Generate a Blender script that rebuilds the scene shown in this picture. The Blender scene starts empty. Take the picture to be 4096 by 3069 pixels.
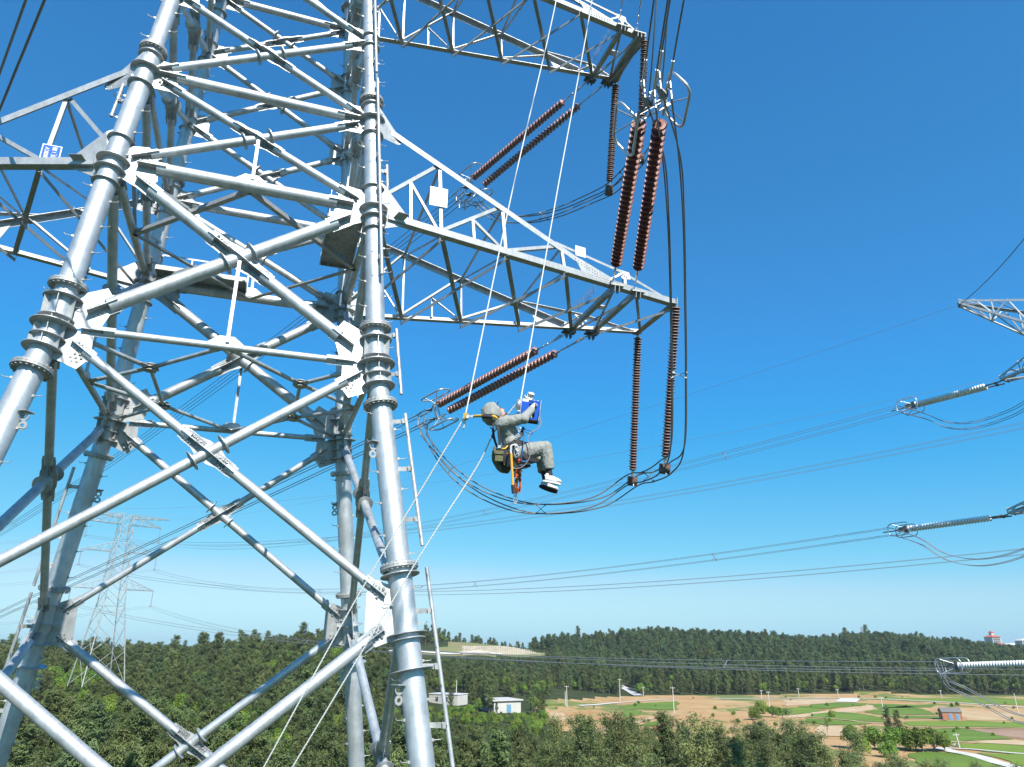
import bpy, math, random
import numpy as np
from mathutils import Vector, Matrix

# ---------------------------------------------------------------- camera, sky, sun, exposure
SC = bpy.context.scene
FPX, PITCH, ROLL = 2857.27, 0.355106, -0.0023093
SUN_AZ, SUN_EL = 156.0, 43.0
cam_d = bpy.data.cameras.new('camera')
cam_d.sensor_fit = 'HORIZONTAL'; cam_d.sensor_width = 36.0
cam_d.lens = 36.0 * FPX / 4096.0
cam_d.clip_start = 0.1; cam_d.clip_end = 30000
cam = bpy.data.objects.new('camera', cam_d)
SC.collection.objects.link(cam)
cam.matrix_world = Matrix.Rotation(math.pi / 2 + PITCH, 4, 'X') @ Matrix.Rotation(ROLL, 4, 'Z')
SC.camera = cam
world = bpy.data.worlds.new('World'); SC.world = world; world.use_nodes = True
wn = world.node_tree.nodes; wl = world.node_tree.links
wn.clear()
sky = wn.new('ShaderNodeTexSky'); sky.sky_type = 'NISHITA'; sky.sun_disc = False
sky.sun_elevation = math.radians(SUN_EL); sky.sun_rotation = math.radians(SUN_AZ)
sky.altitude = 100; sky.air_density = 1.0; sky.dust_density = 0.15; sky.ozone_density = 2.0
bg = wn.new('ShaderNodeBackground'); bg.inputs['Strength'].default_value = 0.115 / 1.516
wo = wn.new('ShaderNodeOutputWorld')
_sep = wn.new('ShaderNodeSeparateColor'); _cmb = wn.new('ShaderNodeCombineColor'); wl.new(sky.outputs[0], _sep.inputs[0])
for _i, (_p, _k) in enumerate(((1.344, .472), (.73, 1.585), (.469, 3.277))):      # deeper, bluer zenith than the plain model
    _m = wn.new('ShaderNodeMath'); _m.operation = 'POWER'; _m.inputs[1].default_value = _p; wl.new(_sep.outputs[_i], _m.inputs[0])
    _n = wn.new('ShaderNodeMath'); _n.operation = 'MULTIPLY'; _n.inputs[1].default_value = _k; wl.new(_m.outputs[0], _n.inputs[0]); wl.new(_n.outputs[0], _cmb.inputs[_i])
# keep the horizon a pale blue instead of letting it go pink
_r, _g, _b = [_cmb.inputs[i].links[0].from_socket for i in range(3)]
def _cap(a, b, k, i):
    t = wn.new('ShaderNodeMath'); t.operation = 'MULTIPLY'; t.inputs[1].default_value = k; wl.new(b, t.inputs[0])
    u = wn.new('ShaderNodeMath'); u.operation = 'SMOOTH_MIN'; u.inputs[2].default_value = .8; wl.new(a, u.inputs[0]); wl.new(t.outputs[0], u.inputs[1]); wl.new(u.outputs[0], _cmb.inputs[i]); return u.outputs[0]
_g = _cap(_g, _b, .88, 1); _r = _cap(_r, _g, .66, 0)
_v1 = wn.new('ShaderNodeVectorMath'); _v1.operation = 'SCALE'; _v1.inputs['Scale'].default_value = .115; wl.new(_cmb.outputs[0], _v1.inputs[0])
_cv = wn.new('ShaderNodeRGBCurve'); wl.new(_v1.outputs[0], _cv.inputs['Color'])
for _i, _pts in ((0, ((.041, .041), (.069, .051), (.119, .055), (.223, .130), (.42, .285), (.515, .45))), (2, ((.591, .591), (.672, .723), (.745, .85), (.88, .925), (.956, .965)))):
    _c_ = _cv.mapping.curves[_i]
    for _q in _pts: _c_.points.new(*_q)
_cv.mapping.update()
_v2 = wn.new('ShaderNodeVectorMath'); _v2.operation = 'SCALE'; _v2.inputs['Scale'].default_value = 1 / .115; wl.new(_cv.outputs[0], _v2.inputs[0])
wl.new(_v2.outputs[0], bg.inputs[0]); wl.new(bg.outputs[0], wo.inputs[0])
sun_d = bpy.data.lights.new('sun', 'SUN'); sun_d.energy = 5.0; sun_d.angle = math.radians(0.5)
sun_d.color = (1.0, 0.965, 0.9)
sun = bpy.data.objects.new('sun', sun_d); SC.collection.objects.link(sun)
_a, _e = math.radians(SUN_AZ), math.radians(SUN_EL)
_sd = Vector((math.sin(_a) * math.cos(_e), math.cos(_a) * math.cos(_e), math.sin(_e)))
sun.rotation_euler = _sd.to_track_quat('Z', 'Y').to_euler()
sun.location = (60, -60, 60)
SC.view_settings.view_transform = 'Standard'; SC.view_settings.look = 'None'
SC.view_settings.exposure = 0.6; SC.view_settings.gamma = 1.0
SC.render.film_transparent = False
SC.cycles.max_bounces = 6; SC.cycles.transparent_max_bounces = 6
SC.cycles.use_adaptive_sampling = True

# ---------------------------------------------------------------- measuring helpers
_c, _s = math.cos(PITCH), math.sin(PITCH)
_cr, _sr = math.cos(ROLL), math.sin(ROLL)
YAW, TX, TY = 0.3358317, -9.246, 22.0
_cy, _sy = math.cos(YAW), math.sin(YAW)
def ray(px, py):
    dx = px - 2048.0; dy = py - 1534.5
    u = (_cr * dx + _sr * dy) / FPX; v = (-_sr * dx + _cr * dy) / FPX
    return np.array([u, _c + v * _s, _s - v * _c])
def W(L):                       # tower axes (x along the arms) -> world
    return np.array([TX + _cy * L[0] - _sy * L[1], TY + _sy * L[0] + _cy * L[1], L[2]])
def WD(L): return np.array([_cy * L[0] - _sy * L[1], _sy * L[0] + _cy * L[1], L[2]])
def TL(P):
    x, y = P[0] - TX, P[1] - TY
    return np.array([_cy * x + _sy * y, -_sy * x + _cy * y, P[2]])
CAML = TL(np.zeros(3))
def at_y(px, py, y):            # world point at forward distance y
    r = ray(px, py); return r * y / r[1]
def at_z(px, py, z):
    r = ray(px, py); return r * z / r[2]
def at_ly(px, py, ly):          # tower-axes point on the plane y = ly
    r = TL(ray(px, py)) - CAML
    t = (ly - CAML[1]) / r[1]; return CAML + r * t
def at_len(A, px, py, L, far):  # point seen at a pixel at distance L from A (tower axes)
    r = TL(ray(px, py)) - CAML; o = CAML
    b = r @ (o - A); a = r @ r; c = (o - A) @ (o - A) - L * L; D = b * b - a * c
    if D < 0: return o + r * (-b / a)
    t = (-b + (1 if far else -1) * math.sqrt(D)) / a
    return o + r * t
def V(*a): return np.array(a, float)
def nz(v):
    v = np.asarray(v, float); n = np.linalg.norm(v); return v / n if n > 1e-12 else v
def perp(d):
    d = nz(d); a = V(0, 0, 1) if abs(d[2]) < .9 else V(1, 0, 0)
    x = nz(np.cross(a, d)); return x, np.cross(d, x)

# ---------------------------------------------------------------- mesh builder
ORG = {}
class MB:
    def __init__(s): s.v = []; s.f = []; s.sm = []; s.mi = []; s.cur = 0
    def add(s, vs, fs, smooth=False):
        b = len(s.v); s.v.extend([tuple(map(float, p)) for p in vs])
        for f in fs:
            s.f.append(tuple(b + i for i in f)); s.sm.append(smooth); s.mi.append(s.cur)
    def tube(s, p0, p1, r0, r1=None, n=12, caps=True, smooth=True):
        p0 = np.asarray(p0, float); p1 = np.asarray(p1, float)
        if r1 is None: r1 = r0
        x, y = perp(p1 - p0)
        ang = [2 * math.pi * i / n for i in range(n)]
        c = [math.cos(a) * x + math.sin(a) * y for a in ang]
        s.add([p0 + r0 * k for k in c] + [p1 + r1 * k for k in c],
              [(i, (i + 1) % n, n + (i + 1) % n, n + i) for i in range(n)], smooth)
        if caps:
            s.add([p0 + r0 * k for k in c], [tuple(range(n - 1, -1, -1))])
            s.add([p1 + r1 * k for k in c], [tuple(range(n))])
    def path(s, pts, r, n=6, caps=True, closed=False):
        pts = [np.asarray(p, float) for p in pts]; m = len(pts)
        rr = r if hasattr(r, '__len__') else [r] * m
        T = []
        for i in range(m):
            if closed: T.append(nz(pts[(i + 1) % m] - pts[i - 1]))
            else: T.append(nz(pts[min(i + 1, m - 1)] - pts[max(i - 1, 0)]))
        x, _ = perp(T[0]); vs = []
        for i in range(m):
            x = nz(x - T[i] * (x @ T[i])); y = np.cross(T[i], x)
            for k in range(n):
                a = 2 * math.pi * k / n; vs.append(pts[i] + rr[i] * (math.cos(a) * x + math.sin(a) * y))
        fs = []
        for i in range(m if closed else m - 1):
            j = (i + 1) % m
            for k in range(n):
                fs.append((i * n + k, i * n + (k + 1) % n, j * n + (k + 1) % n, j * n + k))
        s.add(vs, fs, True)
        if caps and not closed:
            s.add(vs[:n], [tuple(range(n - 1, -1, -1))]); s.add(vs[-n:], [tuple(range(n))])
    def box(s, c, ax, ay, az, hx, hy, hz):
        c = np.asarray(c, float); ax, ay, az = nz(ax) * hx, nz(ay) * hy, nz(az) * hz
        vs = [c + i * ax + j * ay + k * az for k in (-1, 1) for j in (-1, 1) for i in (-1, 1)]
        s.add(vs, [(0, 2, 3, 1), (4, 5, 7, 6), (0, 1, 5, 4), (2, 6, 7, 3), (0, 4, 6, 2), (1, 3, 7, 5)])
    def bar(s, p0, p1, side, w, t):     # flat bar p0->p1, width w along side, thickness t
        p0 = np.asarray(p0, float); p1 = np.asarray(p1, float); u = nz(p1 - p0)
        sd = nz(np.asarray(side, float) - u * (np.asarray(side, float) @ u)); n = np.cross(u, sd)
        s.box((p0 + p1) / 2, u, sd, n, np.linalg.norm(p1 - p0) / 2, w / 2, t / 2)
    def angle(s, p0, p1, w, d1, d2, t=.014):   # L section, heel on p0-p1
        p0 = np.asarray(p0, float); p1 = np.asarray(p1, float); u = nz(p1 - p0)
        a = np.asarray(d1, float); a = nz(a - u * (a @ u))
        b = np.asarray(d2, float); b = b - u * (b @ u); b = nz(b - a * (b @ a))
        L = np.linalg.norm(p1 - p0) / 2; m = (p0 + p1) / 2
        s.box(m + a * w / 2, u, a, b, L, w / 2, t / 2)
        s.box(m + b * (w / 2 + t / 2), u, b, a, L, w / 2 - .001, t / 2)
    def lathe(s, o, axis, prof, n=16, smooth=True):
        o = np.asarray(o, float); u = nz(axis); x, y = perp(u); vs = []; m = len(prof)
        for t, r in prof:
            for k in range(n):
                a = 2 * math.pi * k / n; vs.append(o + u * t + r * (math.cos(a) * x + math.sin(a) * y))
        s.add(vs, [(i * n + k, i * n + (k + 1) % n, (i + 1) * n + (k + 1) % n, (i + 1) * n + k)
                   for i in range(m - 1) for k in range(n)], smooth)
    def plate(s, pts, nrm, t):          # polygon with thickness
        n = nz(nrm) * t / 2; m = len(pts); pts = [np.asarray(p, float) for p in pts]
        s.add([p - n for p in pts] + [p + n for p in pts],
              [tuple(range(m - 1, -1, -1)), tuple(range(m, 2 * m))] + [(i, (i + 1) % m, m + (i + 1) % m, m + i) for i in range(m)])
    def bolt(s, c, n, r=.022, h=.03):
        c = np.asarray(c, float); n = nz(n); s.tube(c, c + n * h, r, n=6, smooth=False)
    def ball(s, c, r, nu=12, nv=8, ax=None):
        c = np.asarray(c, float); r = r if hasattr(r, '__len__') else (r, r, r)
        A = ax if ax is not None else (V(1, 0, 0), V(0, 1, 0), V(0, 0, 1)); vs = []
        for j in range(nv + 1):
            th = math.pi * j / nv
            for i in range(nu):
                ph = 2 * math.pi * i / nu
                vs.append(c + A[0] * r[0] * math.sin(th) * math.cos(ph) + A[1] * r[1] * math.sin(th) * math.sin(ph) + A[2] * r[2] * math.cos(th))
        s.add(vs, [(j * nu + i, (j + 1) * nu + i, (j + 1) * nu + (i + 1) % nu, j * nu + (i + 1) % nu) for j in range(nv) for i in range(nu)], True)
    def build(s, name, mat, parent=None, origin=None):
        me = bpy.data.meshes.new(name)
        if parent is not None: o = ORG[parent.name]
        else: o = np.asarray(origin if origin is not None else (0, 0, 0), float)
        vv = np.array(s.v, float) - o if s.v else np.zeros((0, 3))
        me.from_pydata(vv.tolist(), [], s.f)
        me.polygons.foreach_set('use_smooth', s.sm)
        if isinstance(mat, (list, tuple)):
            for m_ in mat: me.materials.append(m_)
            me.polygons.foreach_set('material_index', s.mi)
        else: me.materials.append(mat)
        me.update()
        ob = bpy.data.objects.new(name, me); SC.collection.objects.link(ob)
        if parent is not None: ob.parent = parent; ORG[ob.name] = o
        else: ob.location = o; ORG[ob.name] = o
        return ob
def tag(o, label=None, cat=None, group=None, kind=None):
    if label: o['label'] = label
    if cat: o['category'] = cat
    if group: o['group'] = group
    if kind: o['kind'] = kind
    return o
def thing(name, loc, label, cat, group=None):
    o = bpy.data.objects.new(name, None); SC.collection.objects.link(o)
    o.location = tuple(map(float, loc)); o.empty_display_size = .3
    ORG[o.name] = np.asarray(loc, float)
    return tag(o, label, cat, group)

# ---------------------------------------------------------------- materials
def mat(name, col, rough=.5, metal=0., var=0., vscale=3., bump=0., bscale=20., spec=.5, col2=None, trans=0., detail=5, rnd=0., stretch=None, bdist=.05):
    m = bpy.data.materials.new(name); m.use_nodes = True; nt = m.node_tree; N = nt.nodes; K = nt.links
    b = N['Principled BSDF']; b.inputs['Roughness'].default_value = rough; b.inputs['Metallic'].default_value = metal
    b.inputs['Specular IOR Level'].default_value = spec
    b.inputs['Base Color'].default_value = (*col, 1)
    tc = N.new('ShaderNodeTexCoord'); src = tc.outputs['Object']
    if stretch:
        mp = N.new('ShaderNodeMapping'); mp.inputs['Scale'].default_value = stretch; K.new(src, mp.inputs[0]); src = mp.outputs[0]
    out = None
    if var or col2:
        no = N.new('ShaderNodeTexNoise'); no.inputs['Scale'].default_value = vscale; no.inputs['Detail'].default_value = detail
        no.inputs['Roughness'].default_value = .65
        K.new(src, no.inputs['Vector'])
        r = N.new('ShaderNodeValToRGB'); r.color_ramp.elements[0].position = .33; r.color_ramp.elements[1].position = .67
        c2 = col2 if col2 else tuple(min(1, c * (1 + var)) for c in col)
        c1 = col if col2 else tuple(c * (1 - var) for c in col)
        r.color_ramp.elements[0].color = (*c1, 1); r.color_ramp.elements[1].color = (*c2, 1)
        K.new(no.outputs['Fac'], r.inputs[0]); out = r.outputs[0]
    if rnd:
        oi = N.new('ShaderNodeObjectInfo'); hs = N.new('ShaderNodeHueSaturation')
        mr = N.new('ShaderNodeMapRange'); mr.inputs['To Min'].default_value = 1 - rnd; mr.inputs['To Max'].default_value = 1 + rnd
        K.new(oi.outputs['Random'], mr.inputs['Value']); K.new(mr.outputs[0], hs.inputs['Value'])
        m2 = N.new('ShaderNodeMath'); m2.operation = 'MULTIPLY'; m2.inputs[1].default_value = 7.13; K.new(oi.outputs['Random'], m2.inputs[0])
        m3 = N.new('ShaderNodeMath'); m3.operation = 'FRACT'; K.new(m2.outputs[0], m3.inputs[0])
        m4 = N.new('ShaderNodeMapRange'); m4.inputs['To Min'].default_value = .475; m4.inputs['To Max'].default_value = .515; K.new(m3.outputs[0], m4.inputs['Value'])
        K.new(m4.outputs[0], hs.inputs['Hue'])
        if out: K.new(out, hs.inputs['Color'])
        else: hs.inputs['Color'].default_value = (*col, 1)
        out = hs.outputs[0]
    if out: K.new(out, b.inputs['Base Color'])
    if bump:
        nb = N.new('ShaderNodeTexNoise'); nb.inputs['Scale'].default_value = bscale; nb.inputs['Detail'].default_value = 4
        K.new(src, nb.inputs['Vector']); bp = N.new('ShaderNodeBump'); bp.inputs['Strength'].default_value = bump
        bp.inputs['Distance'].default_value = bdist; K.new(nb.outputs['Fac'], bp.inputs['Height']); K.new(bp.outputs[0], b.inputs['Normal'])
    if trans:
        tb = N.new('ShaderNodeBsdfTranslucent'); mx = N.new('ShaderNodeMixShader'); mx.inputs[0].default_value = trans
        if out: K.new(out, tb.inputs[0])
        else: tb.inputs[0].default_value = (*col, 1)
        K.new(b.outputs[0], mx.inputs[1]); K.new(tb.outputs[0], mx.inputs[2]); K.new(mx.outputs[0], N['Material Output'].inputs[0])
    return m
STEEL = mat('galvanised_steel', (.53, .555, .565), .42, .62, var=.18, vscale=1.6, bump=.05, bscale=30)
STEEL2 = mat('galvanised_plate', (.45, .46, .455), .55, .5, var=.12, vscale=4, bump=.06, bscale=25)
STEEL3 = mat('galvanised_dull', (.42, .42, .40), .6, .4, var=.18, vscale=5)
def weathered(m, streak=.14, grime=.25):
    nt = m.node_tree; N = nt.nodes; K = nt.links; b = N['Principled BSDF']; src = b.inputs['Base Color'].links[0].from_socket; tc = N.new('ShaderNodeTexCoord')
    mp = N.new('ShaderNodeMapping'); mp.inputs['Scale'].default_value = (1, 1, .12); K.new(tc.outputs['Object'], mp.inputs[0])
    a = N.new('ShaderNodeTexNoise'); a.inputs['Scale'].default_value = 7; a.inputs['Detail'].default_value = 5; K.new(mp.outputs[0], a.inputs['Vector'])
    r = N.new('ShaderNodeMapRange'); r.inputs['From Min'].default_value = .3; r.inputs['From Max'].default_value = .7; r.inputs['To Min'].default_value = 1 - streak; r.inputs['To Max'].default_value = 1 + streak * .5; K.new(a.outputs['Fac'], r.inputs['Value'])
    v = N.new('ShaderNodeVectorMath'); v.operation = 'SCALE'; K.new(src, v.inputs[0]); K.new(r.outputs[0], v.inputs['Scale'])
    g = N.new('ShaderNodeTexNoise'); g.inputs['Scale'].default_value = .9; g.inputs['Detail'].default_value = 8; g.inputs['Roughness'].default_value = .7; K.new(tc.outputs['Object'], g.inputs['Vector'])
    cr = N.new('ShaderNodeValToRGB'); cr.color_ramp.elements[0].position = .60; cr.color_ramp.elements[1].position = .74; cr.color_ramp.elements[1].color = (grime,) * 3 + (1,); K.new(g.outputs['Fac'], cr.inputs[0])
    mx = N.new('ShaderNodeMixRGB'); mx.inputs[2].default_value = (.25, .225, .19, 1); K.new(cr.outputs[0], mx.inputs[0]); K.new(v.outputs[0], mx.inputs[1]); K.new(mx.outputs[0], b.inputs['Base Color'])
    vo = N.new('ShaderNodeTexVoronoi'); vo.inputs['Scale'].default_value = 45; K.new(tc.outputs['Object'], vo.inputs['Vector']); q = N.new('ShaderNodeMapRange'); q.inputs['To Min'].default_value = .42; q.inputs['To Max'].default_value = .62
    sp = N.new('ShaderNodeSeparateColor'); K.new(vo.outputs['Color'], sp.inputs[0]); K.new(sp.outputs[0], q.inputs['Value']); K.new(q.outputs[0], b.inputs['Roughness'])
for _m in (STEEL, STEEL2): weathered(_m)
weathered(STEEL3, .25, .6)
BOLT = mat('bolt_steel', (.24, .235, .22), .55, .4, var=.2, vscale=9)
ALU = mat('aluminium', (.55, .55, .55), .35, .7, var=.1, vscale=6)
DARKM = mat('dark_fitting', (.16, .15, .14), .55, .4, var=.3, vscale=12)
WIRE = mat('conductor', (.20, .20, .20), .5, .55, var=.15, vscale=8)
WIREF = mat('far_conductor', (.24, .25, .27), .6, .3)
PORC = mat('pink_porcelain', (.32, .165, .145), .33, 0, var=.14, vscale=5, spec=.6)
GLAZE = mat('brown_glaze', (.085, .022, .018), .35, 0, var=.35, vscale=4, spec=.4)
RIB = mat('rib_edge', (.36, .25, .21), .4, 0)
WPORC = mat('white_porcelain', (.82, .80, .76), .3, 0, var=.05)
SIGNW = mat('white_enamel', (.85, .85, .85), .35, 0)
SIGNB = mat('blue_enamel', (.012, .10, .62), .35, 0)
# ---------------------------------------------------------------- the steel tower (tower axes: x along the arms, y away from the camera)
H = {-2: -7.9, -1: 0.838, 0: 7.752, 1: 13.232, 2: 16.831, 2.3: 20.5, 2.6: 24.1, 3: 27.153, 4: 30.75}
def hw(z): return 4.1066 - (.0682831 if z > 7.752 else .1423589) * (z - 7.752)
RY = 1.0387
SGN = {'A': (-1, -1), 'B': (1, -1), 'C': (-1, 1), 'D': (1, 1)}
def lp(k, z):
    w = hw(z); return V(SGN[k][0] * w, SGN[k][1] * w * RY, z)
def N_(k, l): return lp(k, H[l])
tower = thing('lattice_tower', W((0, 0, -20)), 'pale grey galvanised steel tube tower filling the left side, with the worker beside it', 'transmission tower')
def legr(z): return .30 if z < 6.5 else (.285 if z < 17.7 else .255)
ZBOT = -20.0
FACES = {'front': ('A', 'B', V(0, -1, 0)), 'rear': ('C', 'D', V(0, 1, 0)), 'left': ('A', 'C', V(-1, 0, 0)), 'right': ('B', 'D', V(1, 0, 0))}
class TB(MB):                       # builder in tower axes
    def build(s, name, mat, parent=None, origin=None):
        if s.v:
            a = np.array(s.v, float); b = a.copy()
            b[:, 0] = TX + _cy * a[:, 0] - _sy * a[:, 1]; b[:, 1] = TY + _sy * a[:, 0] + _cy * a[:, 1]; s.v = b.tolist()
        return MB.build(s, name, mat, parent, origin)
FL = [28.42, 17.73, 8.95, 6.48, 1.95, -4.5]
legs = {}
for k in 'ABCD':
    b = TB(); zs = [ZBOT, 7.752, 33.0]
    b.cur = 0
    for z0, z1 in ((ZBOT, 6.48), (6.48, 7.752), (7.752, 17.73), (17.73, 28.42), (28.42, 31.5)):
        r = legr((z0 + z1) / 2); b.tube(lp(k, z0), lp(k, z1), r, r, n=32, caps=False)
    # welded seams and lifting lugs
    g = b.build('leg', STEEL, tower); legs[k] = g
    u = nz(lp(k, 20) - lp(k, 10)); sx, sy = SGN[k]
    for z in FL:
        f = TB(); r = legr(z) + .0; c = lp(k, z); uu = nz(lp(k, z + .5) - lp(k, z - .5)); R = r + (.185 if z < 10 else .16)
        for d in (-.055, .005):
            f.lathe(c + uu * d, uu, [(0, r), (0, R), (.05, R), (.05, r)], 28, False)
        x, y = perp(uu)
        for i in range(20):
            a = 2 * math.pi * i / 20; p = c + (R - .055) * (math.cos(a) * x + math.sin(a) * y)
            f.bolt(p + uu * .055, uu, .03, .04); f.bolt(p - uu * .055, -uu, .03, .045)
        f.build('bolted_flange', STEEL3, g)
    # stiffening rings round the leg at each node
    rings = [(7.75, .27), (8.55, .19), (7.95, .15), (7.38, .14), (7.05, .19), (13.2, .17), (12.85, .14), (12.4, .09), (14.0, .09),
             (16.85, .17), (16.2, .10), (17.45, .09), (20.2, .08), (20.7, .08), (23.7, .08), (24.6, .08), (27.15, .17), (26.3, .09),
             (1.45, .12), (.85, .18), (.2, .14), (-.5, .24)]
    if sy < 0: rings = [q for q in rings if not (q[0] < 2 and q[0] > .5)] + [(1.75, .2), (.32, .2)]
    for z, e in rings:
        f = TB(); r = legr(z); uu = nz(lp(k, z + .5) - lp(k, z - .5)); c = lp(k, z)
        f.lathe(c - uu * .011, uu, [(0, r - .01), (0, r + e), (.022, r + e), (.022, r - .01)], 32, False)
        f.build('stiffener_ring', STEEL2, g)
    if True:     # radial ribs between the rings of the big node
        f = TB(); r = legr(7.7); x, y = V(1, 0, 0), V(0, 1, 0)
        for z0, z1, e in ((7.95, 8.55, .14), (7.38, 7.75, .13), (7.75, 7.95, .14), (7.05, 7.38, .13)):
            for a in (0, 60, 120, 180, 240, 300):
                d = V(math.cos(math.radians(a + 30)), math.sin(math.radians(a + 30)), 0); c = lp(k, (z0 + z1) / 2)
                f.box(c + d * (r + e / 2 - .01), d, np.cross(V(0, 0, 1), d), V(0, 0, 1), e / 2, .009, (z1 - z0) / 2 - .012)
        f.build('stiffener_rib', STEEL2, g)
    # step bolts up the outer sides of the leg
    z = -5.0; i = 0
    while z < 31:
        r = legr(z); c = lp(k, z); s_ = 1 if i % 2 else -1
        d = nz(V(s_, -.22, 0))
        if not any(abs(z - q) < .15 for q in FL + [q[0] for q in rings]):
            f = TB(); f.box(c + d * (r + .02), d, np.cross(V(0, 0, 1), d), V(0, 0, 1), .03, .026, .03)
            f.path([c + d * (r + .05), c + d * (r + .2), c + d * (r + .235) + V(0, 0, .045)], .011, 6); f.build('step_bolt', STEEL3, g)
        z += .43; i += 1
    for z in (-.8, 5.3):     # lifting lug plate with two round holes
        f = TB()
        c = lp(k, z); r = legr(z); d = nz(V(-sx * .9, sy * .35, 0)); zz = V(0, 0, 1)
        for j in (0, 1):
            cc = c + d * (r + .07) - zz * (.12 + .22 * j); side = np.cross(d, zz); prof = []
            n = 16
            for q in range(n):
                a0 = 2 * math.pi * q / n; a1 = 2 * math.pi * (q + 1) / n
                P = lambda a, rr: cc + rr * (math.cos(a) * d + math.sin(a) * zz)
                for sd in (.012, -.012):
                    f.add([P(a0, .05) + side * sd, P(a1, .05) + side * sd, P(a1, .11) + side * sd, P(a0, .11) + side * sd], [(0, 1, 2, 3)])
                f.add([P(a0, .11) + side * .012, P(a1, .11) + side * .012, P(a1, .11) - side * .012, P(a0, .11) - side * .012], [(0, 1, 2, 3)])
        f.box(c + d * (r + .09) + zz * .0, d, side, zz, .1, .17, .012)
        f.build('lifting_lug', STEEL2, g)

def hull2(pts):
    pts = sorted(set((round(p[0], 4), round(p[1], 4)) for p in pts))
    def half(ps):
        h = []
        for p in ps:
            while len(h) > 1 and (h[-1][0] - h[-2][0]) * (p[1] - h[-2][1]) - (h[-1][1] - h[-2][1]) * (p[0] - h[-2][0]) <= 0: h.pop()
            h.append(p)
        return h
    a = half(pts); b = half(pts[::-1]); return a[:-1] + b[:-1]
def brace(p0, p1, r, nrm, g0=1.15, g1=1.15, name='brace', pl=.5, end0=True, end1=True, mat_=None, rings=(), side_pl=True, n=16):
    """round tube between two nodes, cross plates and bolts at its ends"""
    p0 = np.asarray(p0, float); p1 = np.asarray(p1, float); u = nz(p1 - p0); nrm = nz(nrm - u * (nrm @ u)); sd = np.cross(u, nrm)
    b = TB(); a0 = p0 + u * g0; a1 = p1 - u * g1
    b.tube(a0, a1, r, n=n)
    o = b.build(name, mat_ or STEEL, tower)
    for c, s_, on in ((a0, 1, end0), (a1, -1, end1)):
        if not on: continue
        e = TB(); uu = u * s_
        m = c + uu * .12 - uu * pl / 2
        e.box(m, uu, sd, nrm, pl / 2 + .14, r + .045, .011)
        if side_pl: e.box(m, uu, nrm, sd, pl / 2 + .14, r + .045, .010)
        nb = 4 if r > .15 else 3
        for i in range(nb):
            q = c - uu * (.07 + i * (pl - .08) / nb)
            for w_ in (-.62, .62):
                for f_ in (1, -1):
                    e.bolt(q + sd * w_ * (r + .03) + nrm * f_ * .012, nrm * f_, .021, .03)
                    if side_pl: e.bolt(q + nrm * w_ * (r + .03) + sd * f_ * .012, sd * f_, .021, .03)
        e.build('splice_plate', STEEL2, o)
    for t in rings:
        g = TB(); c = p0 + u * t; g.lathe(c - u * .012, u, [(0, r - .01), (0, r + .13), (.024, r + .13), (.024, r - .01)], 24, False); g.build('collar', STEEL2, o)
    return o
def gusset(k, z, nrm, ends, half=.55, up=None):
    """flat node plate in a face plane: hull of the leg strip and the brace ends"""
    c = lp(k, z); uu = nz(lp(k, z + .5) - lp(k, z - .5)); nrm = nz(nrm - uu * (nrm @ uu)); X = np.cross(uu, nrm)
    pts = [(0, half), (0, -half)]
    for P, r, L in ends:
        d = nz(P - c); s_ = np.cross(nrm, d)
        for w in (-1, 1):
            q = d * L + s_ * w * (r + .06); pts.append((q @ X, q @ uu))
    h = hull2(pts)
    g = TB(); g.plate([c + X * a + uu * b_ for a, b_ in h], nrm, .022); g.build('gusset_plate', STEEL2, tower)
def xpt(a0, a1, b0, b1):
    d1 = a1 - a0; d2 = b1 - b0; w = a0 - b0; A = d1 @ d1; B = d1 @ d2; C = d2 @ d2; D = d1 @ w; E = d2 @ w
    t = (B * E - C * D) / (A * C - B * B); return t, a0 + d1 * t
def xpanel(face, lo, hi, rt, ri, flip=False, gap=1.15, hanger=None):
    """X bracing of one face: the 'through' tube and the interrupted one with its curved node plate"""
    k1, k2, n = FACES[face]
    a0, a1 = (N_(k1, lo), N_(k2, hi)) if not flip else (N_(k2, lo), N_(k1, hi))
    b0, b1 = (N_(k2, lo), N_(k1, hi)) if not flip else (N_(k1, lo), N_(k2, hi))
    t, X = xpt(a0, a1, b0, b1); La = np.linalg.norm(a1 - a0)
    off = .0
    brace(a0, a1, rt, n, gap, gap, rings=(t * La - .42, t * La + .42))
    big = .85 if ri > .15 else .6
    brace(b0, X, ri, n, gap, big, pl=.5 if ri > .15 else .4)
    brace(X, b1, ri, n, big, gap, pl=.5 if ri > .15 else .4)
    u = nz(b1 - b0); m = nz(n - u * (n @ u)); s_ = np.cross(u, m); g = TB()
    L, wd = big + .15, ri + .06
    pr = [(-L, wd), (-L * .55, wd), (-.18, rt + .12), (.18, rt + .12), (L * .55, wd), (L, wd), (L, -wd), (L * .55, -wd), (.18, -rt - .12), (-.18, -rt - .12), (-L * .55, -wd), (-L, -wd)]
    g.plate([X + u * a + s_ * b_ for a, b_ in pr], m, .022)
    for sg in (-1, 1):       # the standing plate that curves over the through tube
        pts = [(-L, .011), (-L, wd)] + [(-L * .6, wd)] + [(.28 * math.cos(a) * 1.3, rt + .05 + .05 * math.sin(a)) for a in (math.pi, 2.4, 1.57, .74, 0)] + [(L * .6, wd), (L, wd), (L, .011)]
        g.plate([X + u * a + m * b_ * sg for a, b_ in pts], s_, .018)
        for a in (-.88, -.76, -.64, .64, .76, .88):
            for b_ in (-.6, .6): g.bolt(X + u * a * L + s_ * b_ * wd + m * sg * .012, m * sg, .021, .03)
    g.build('crossing_plate', STEEL2, tower)
    return X
GAPS = {0: 1.3}
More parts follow.
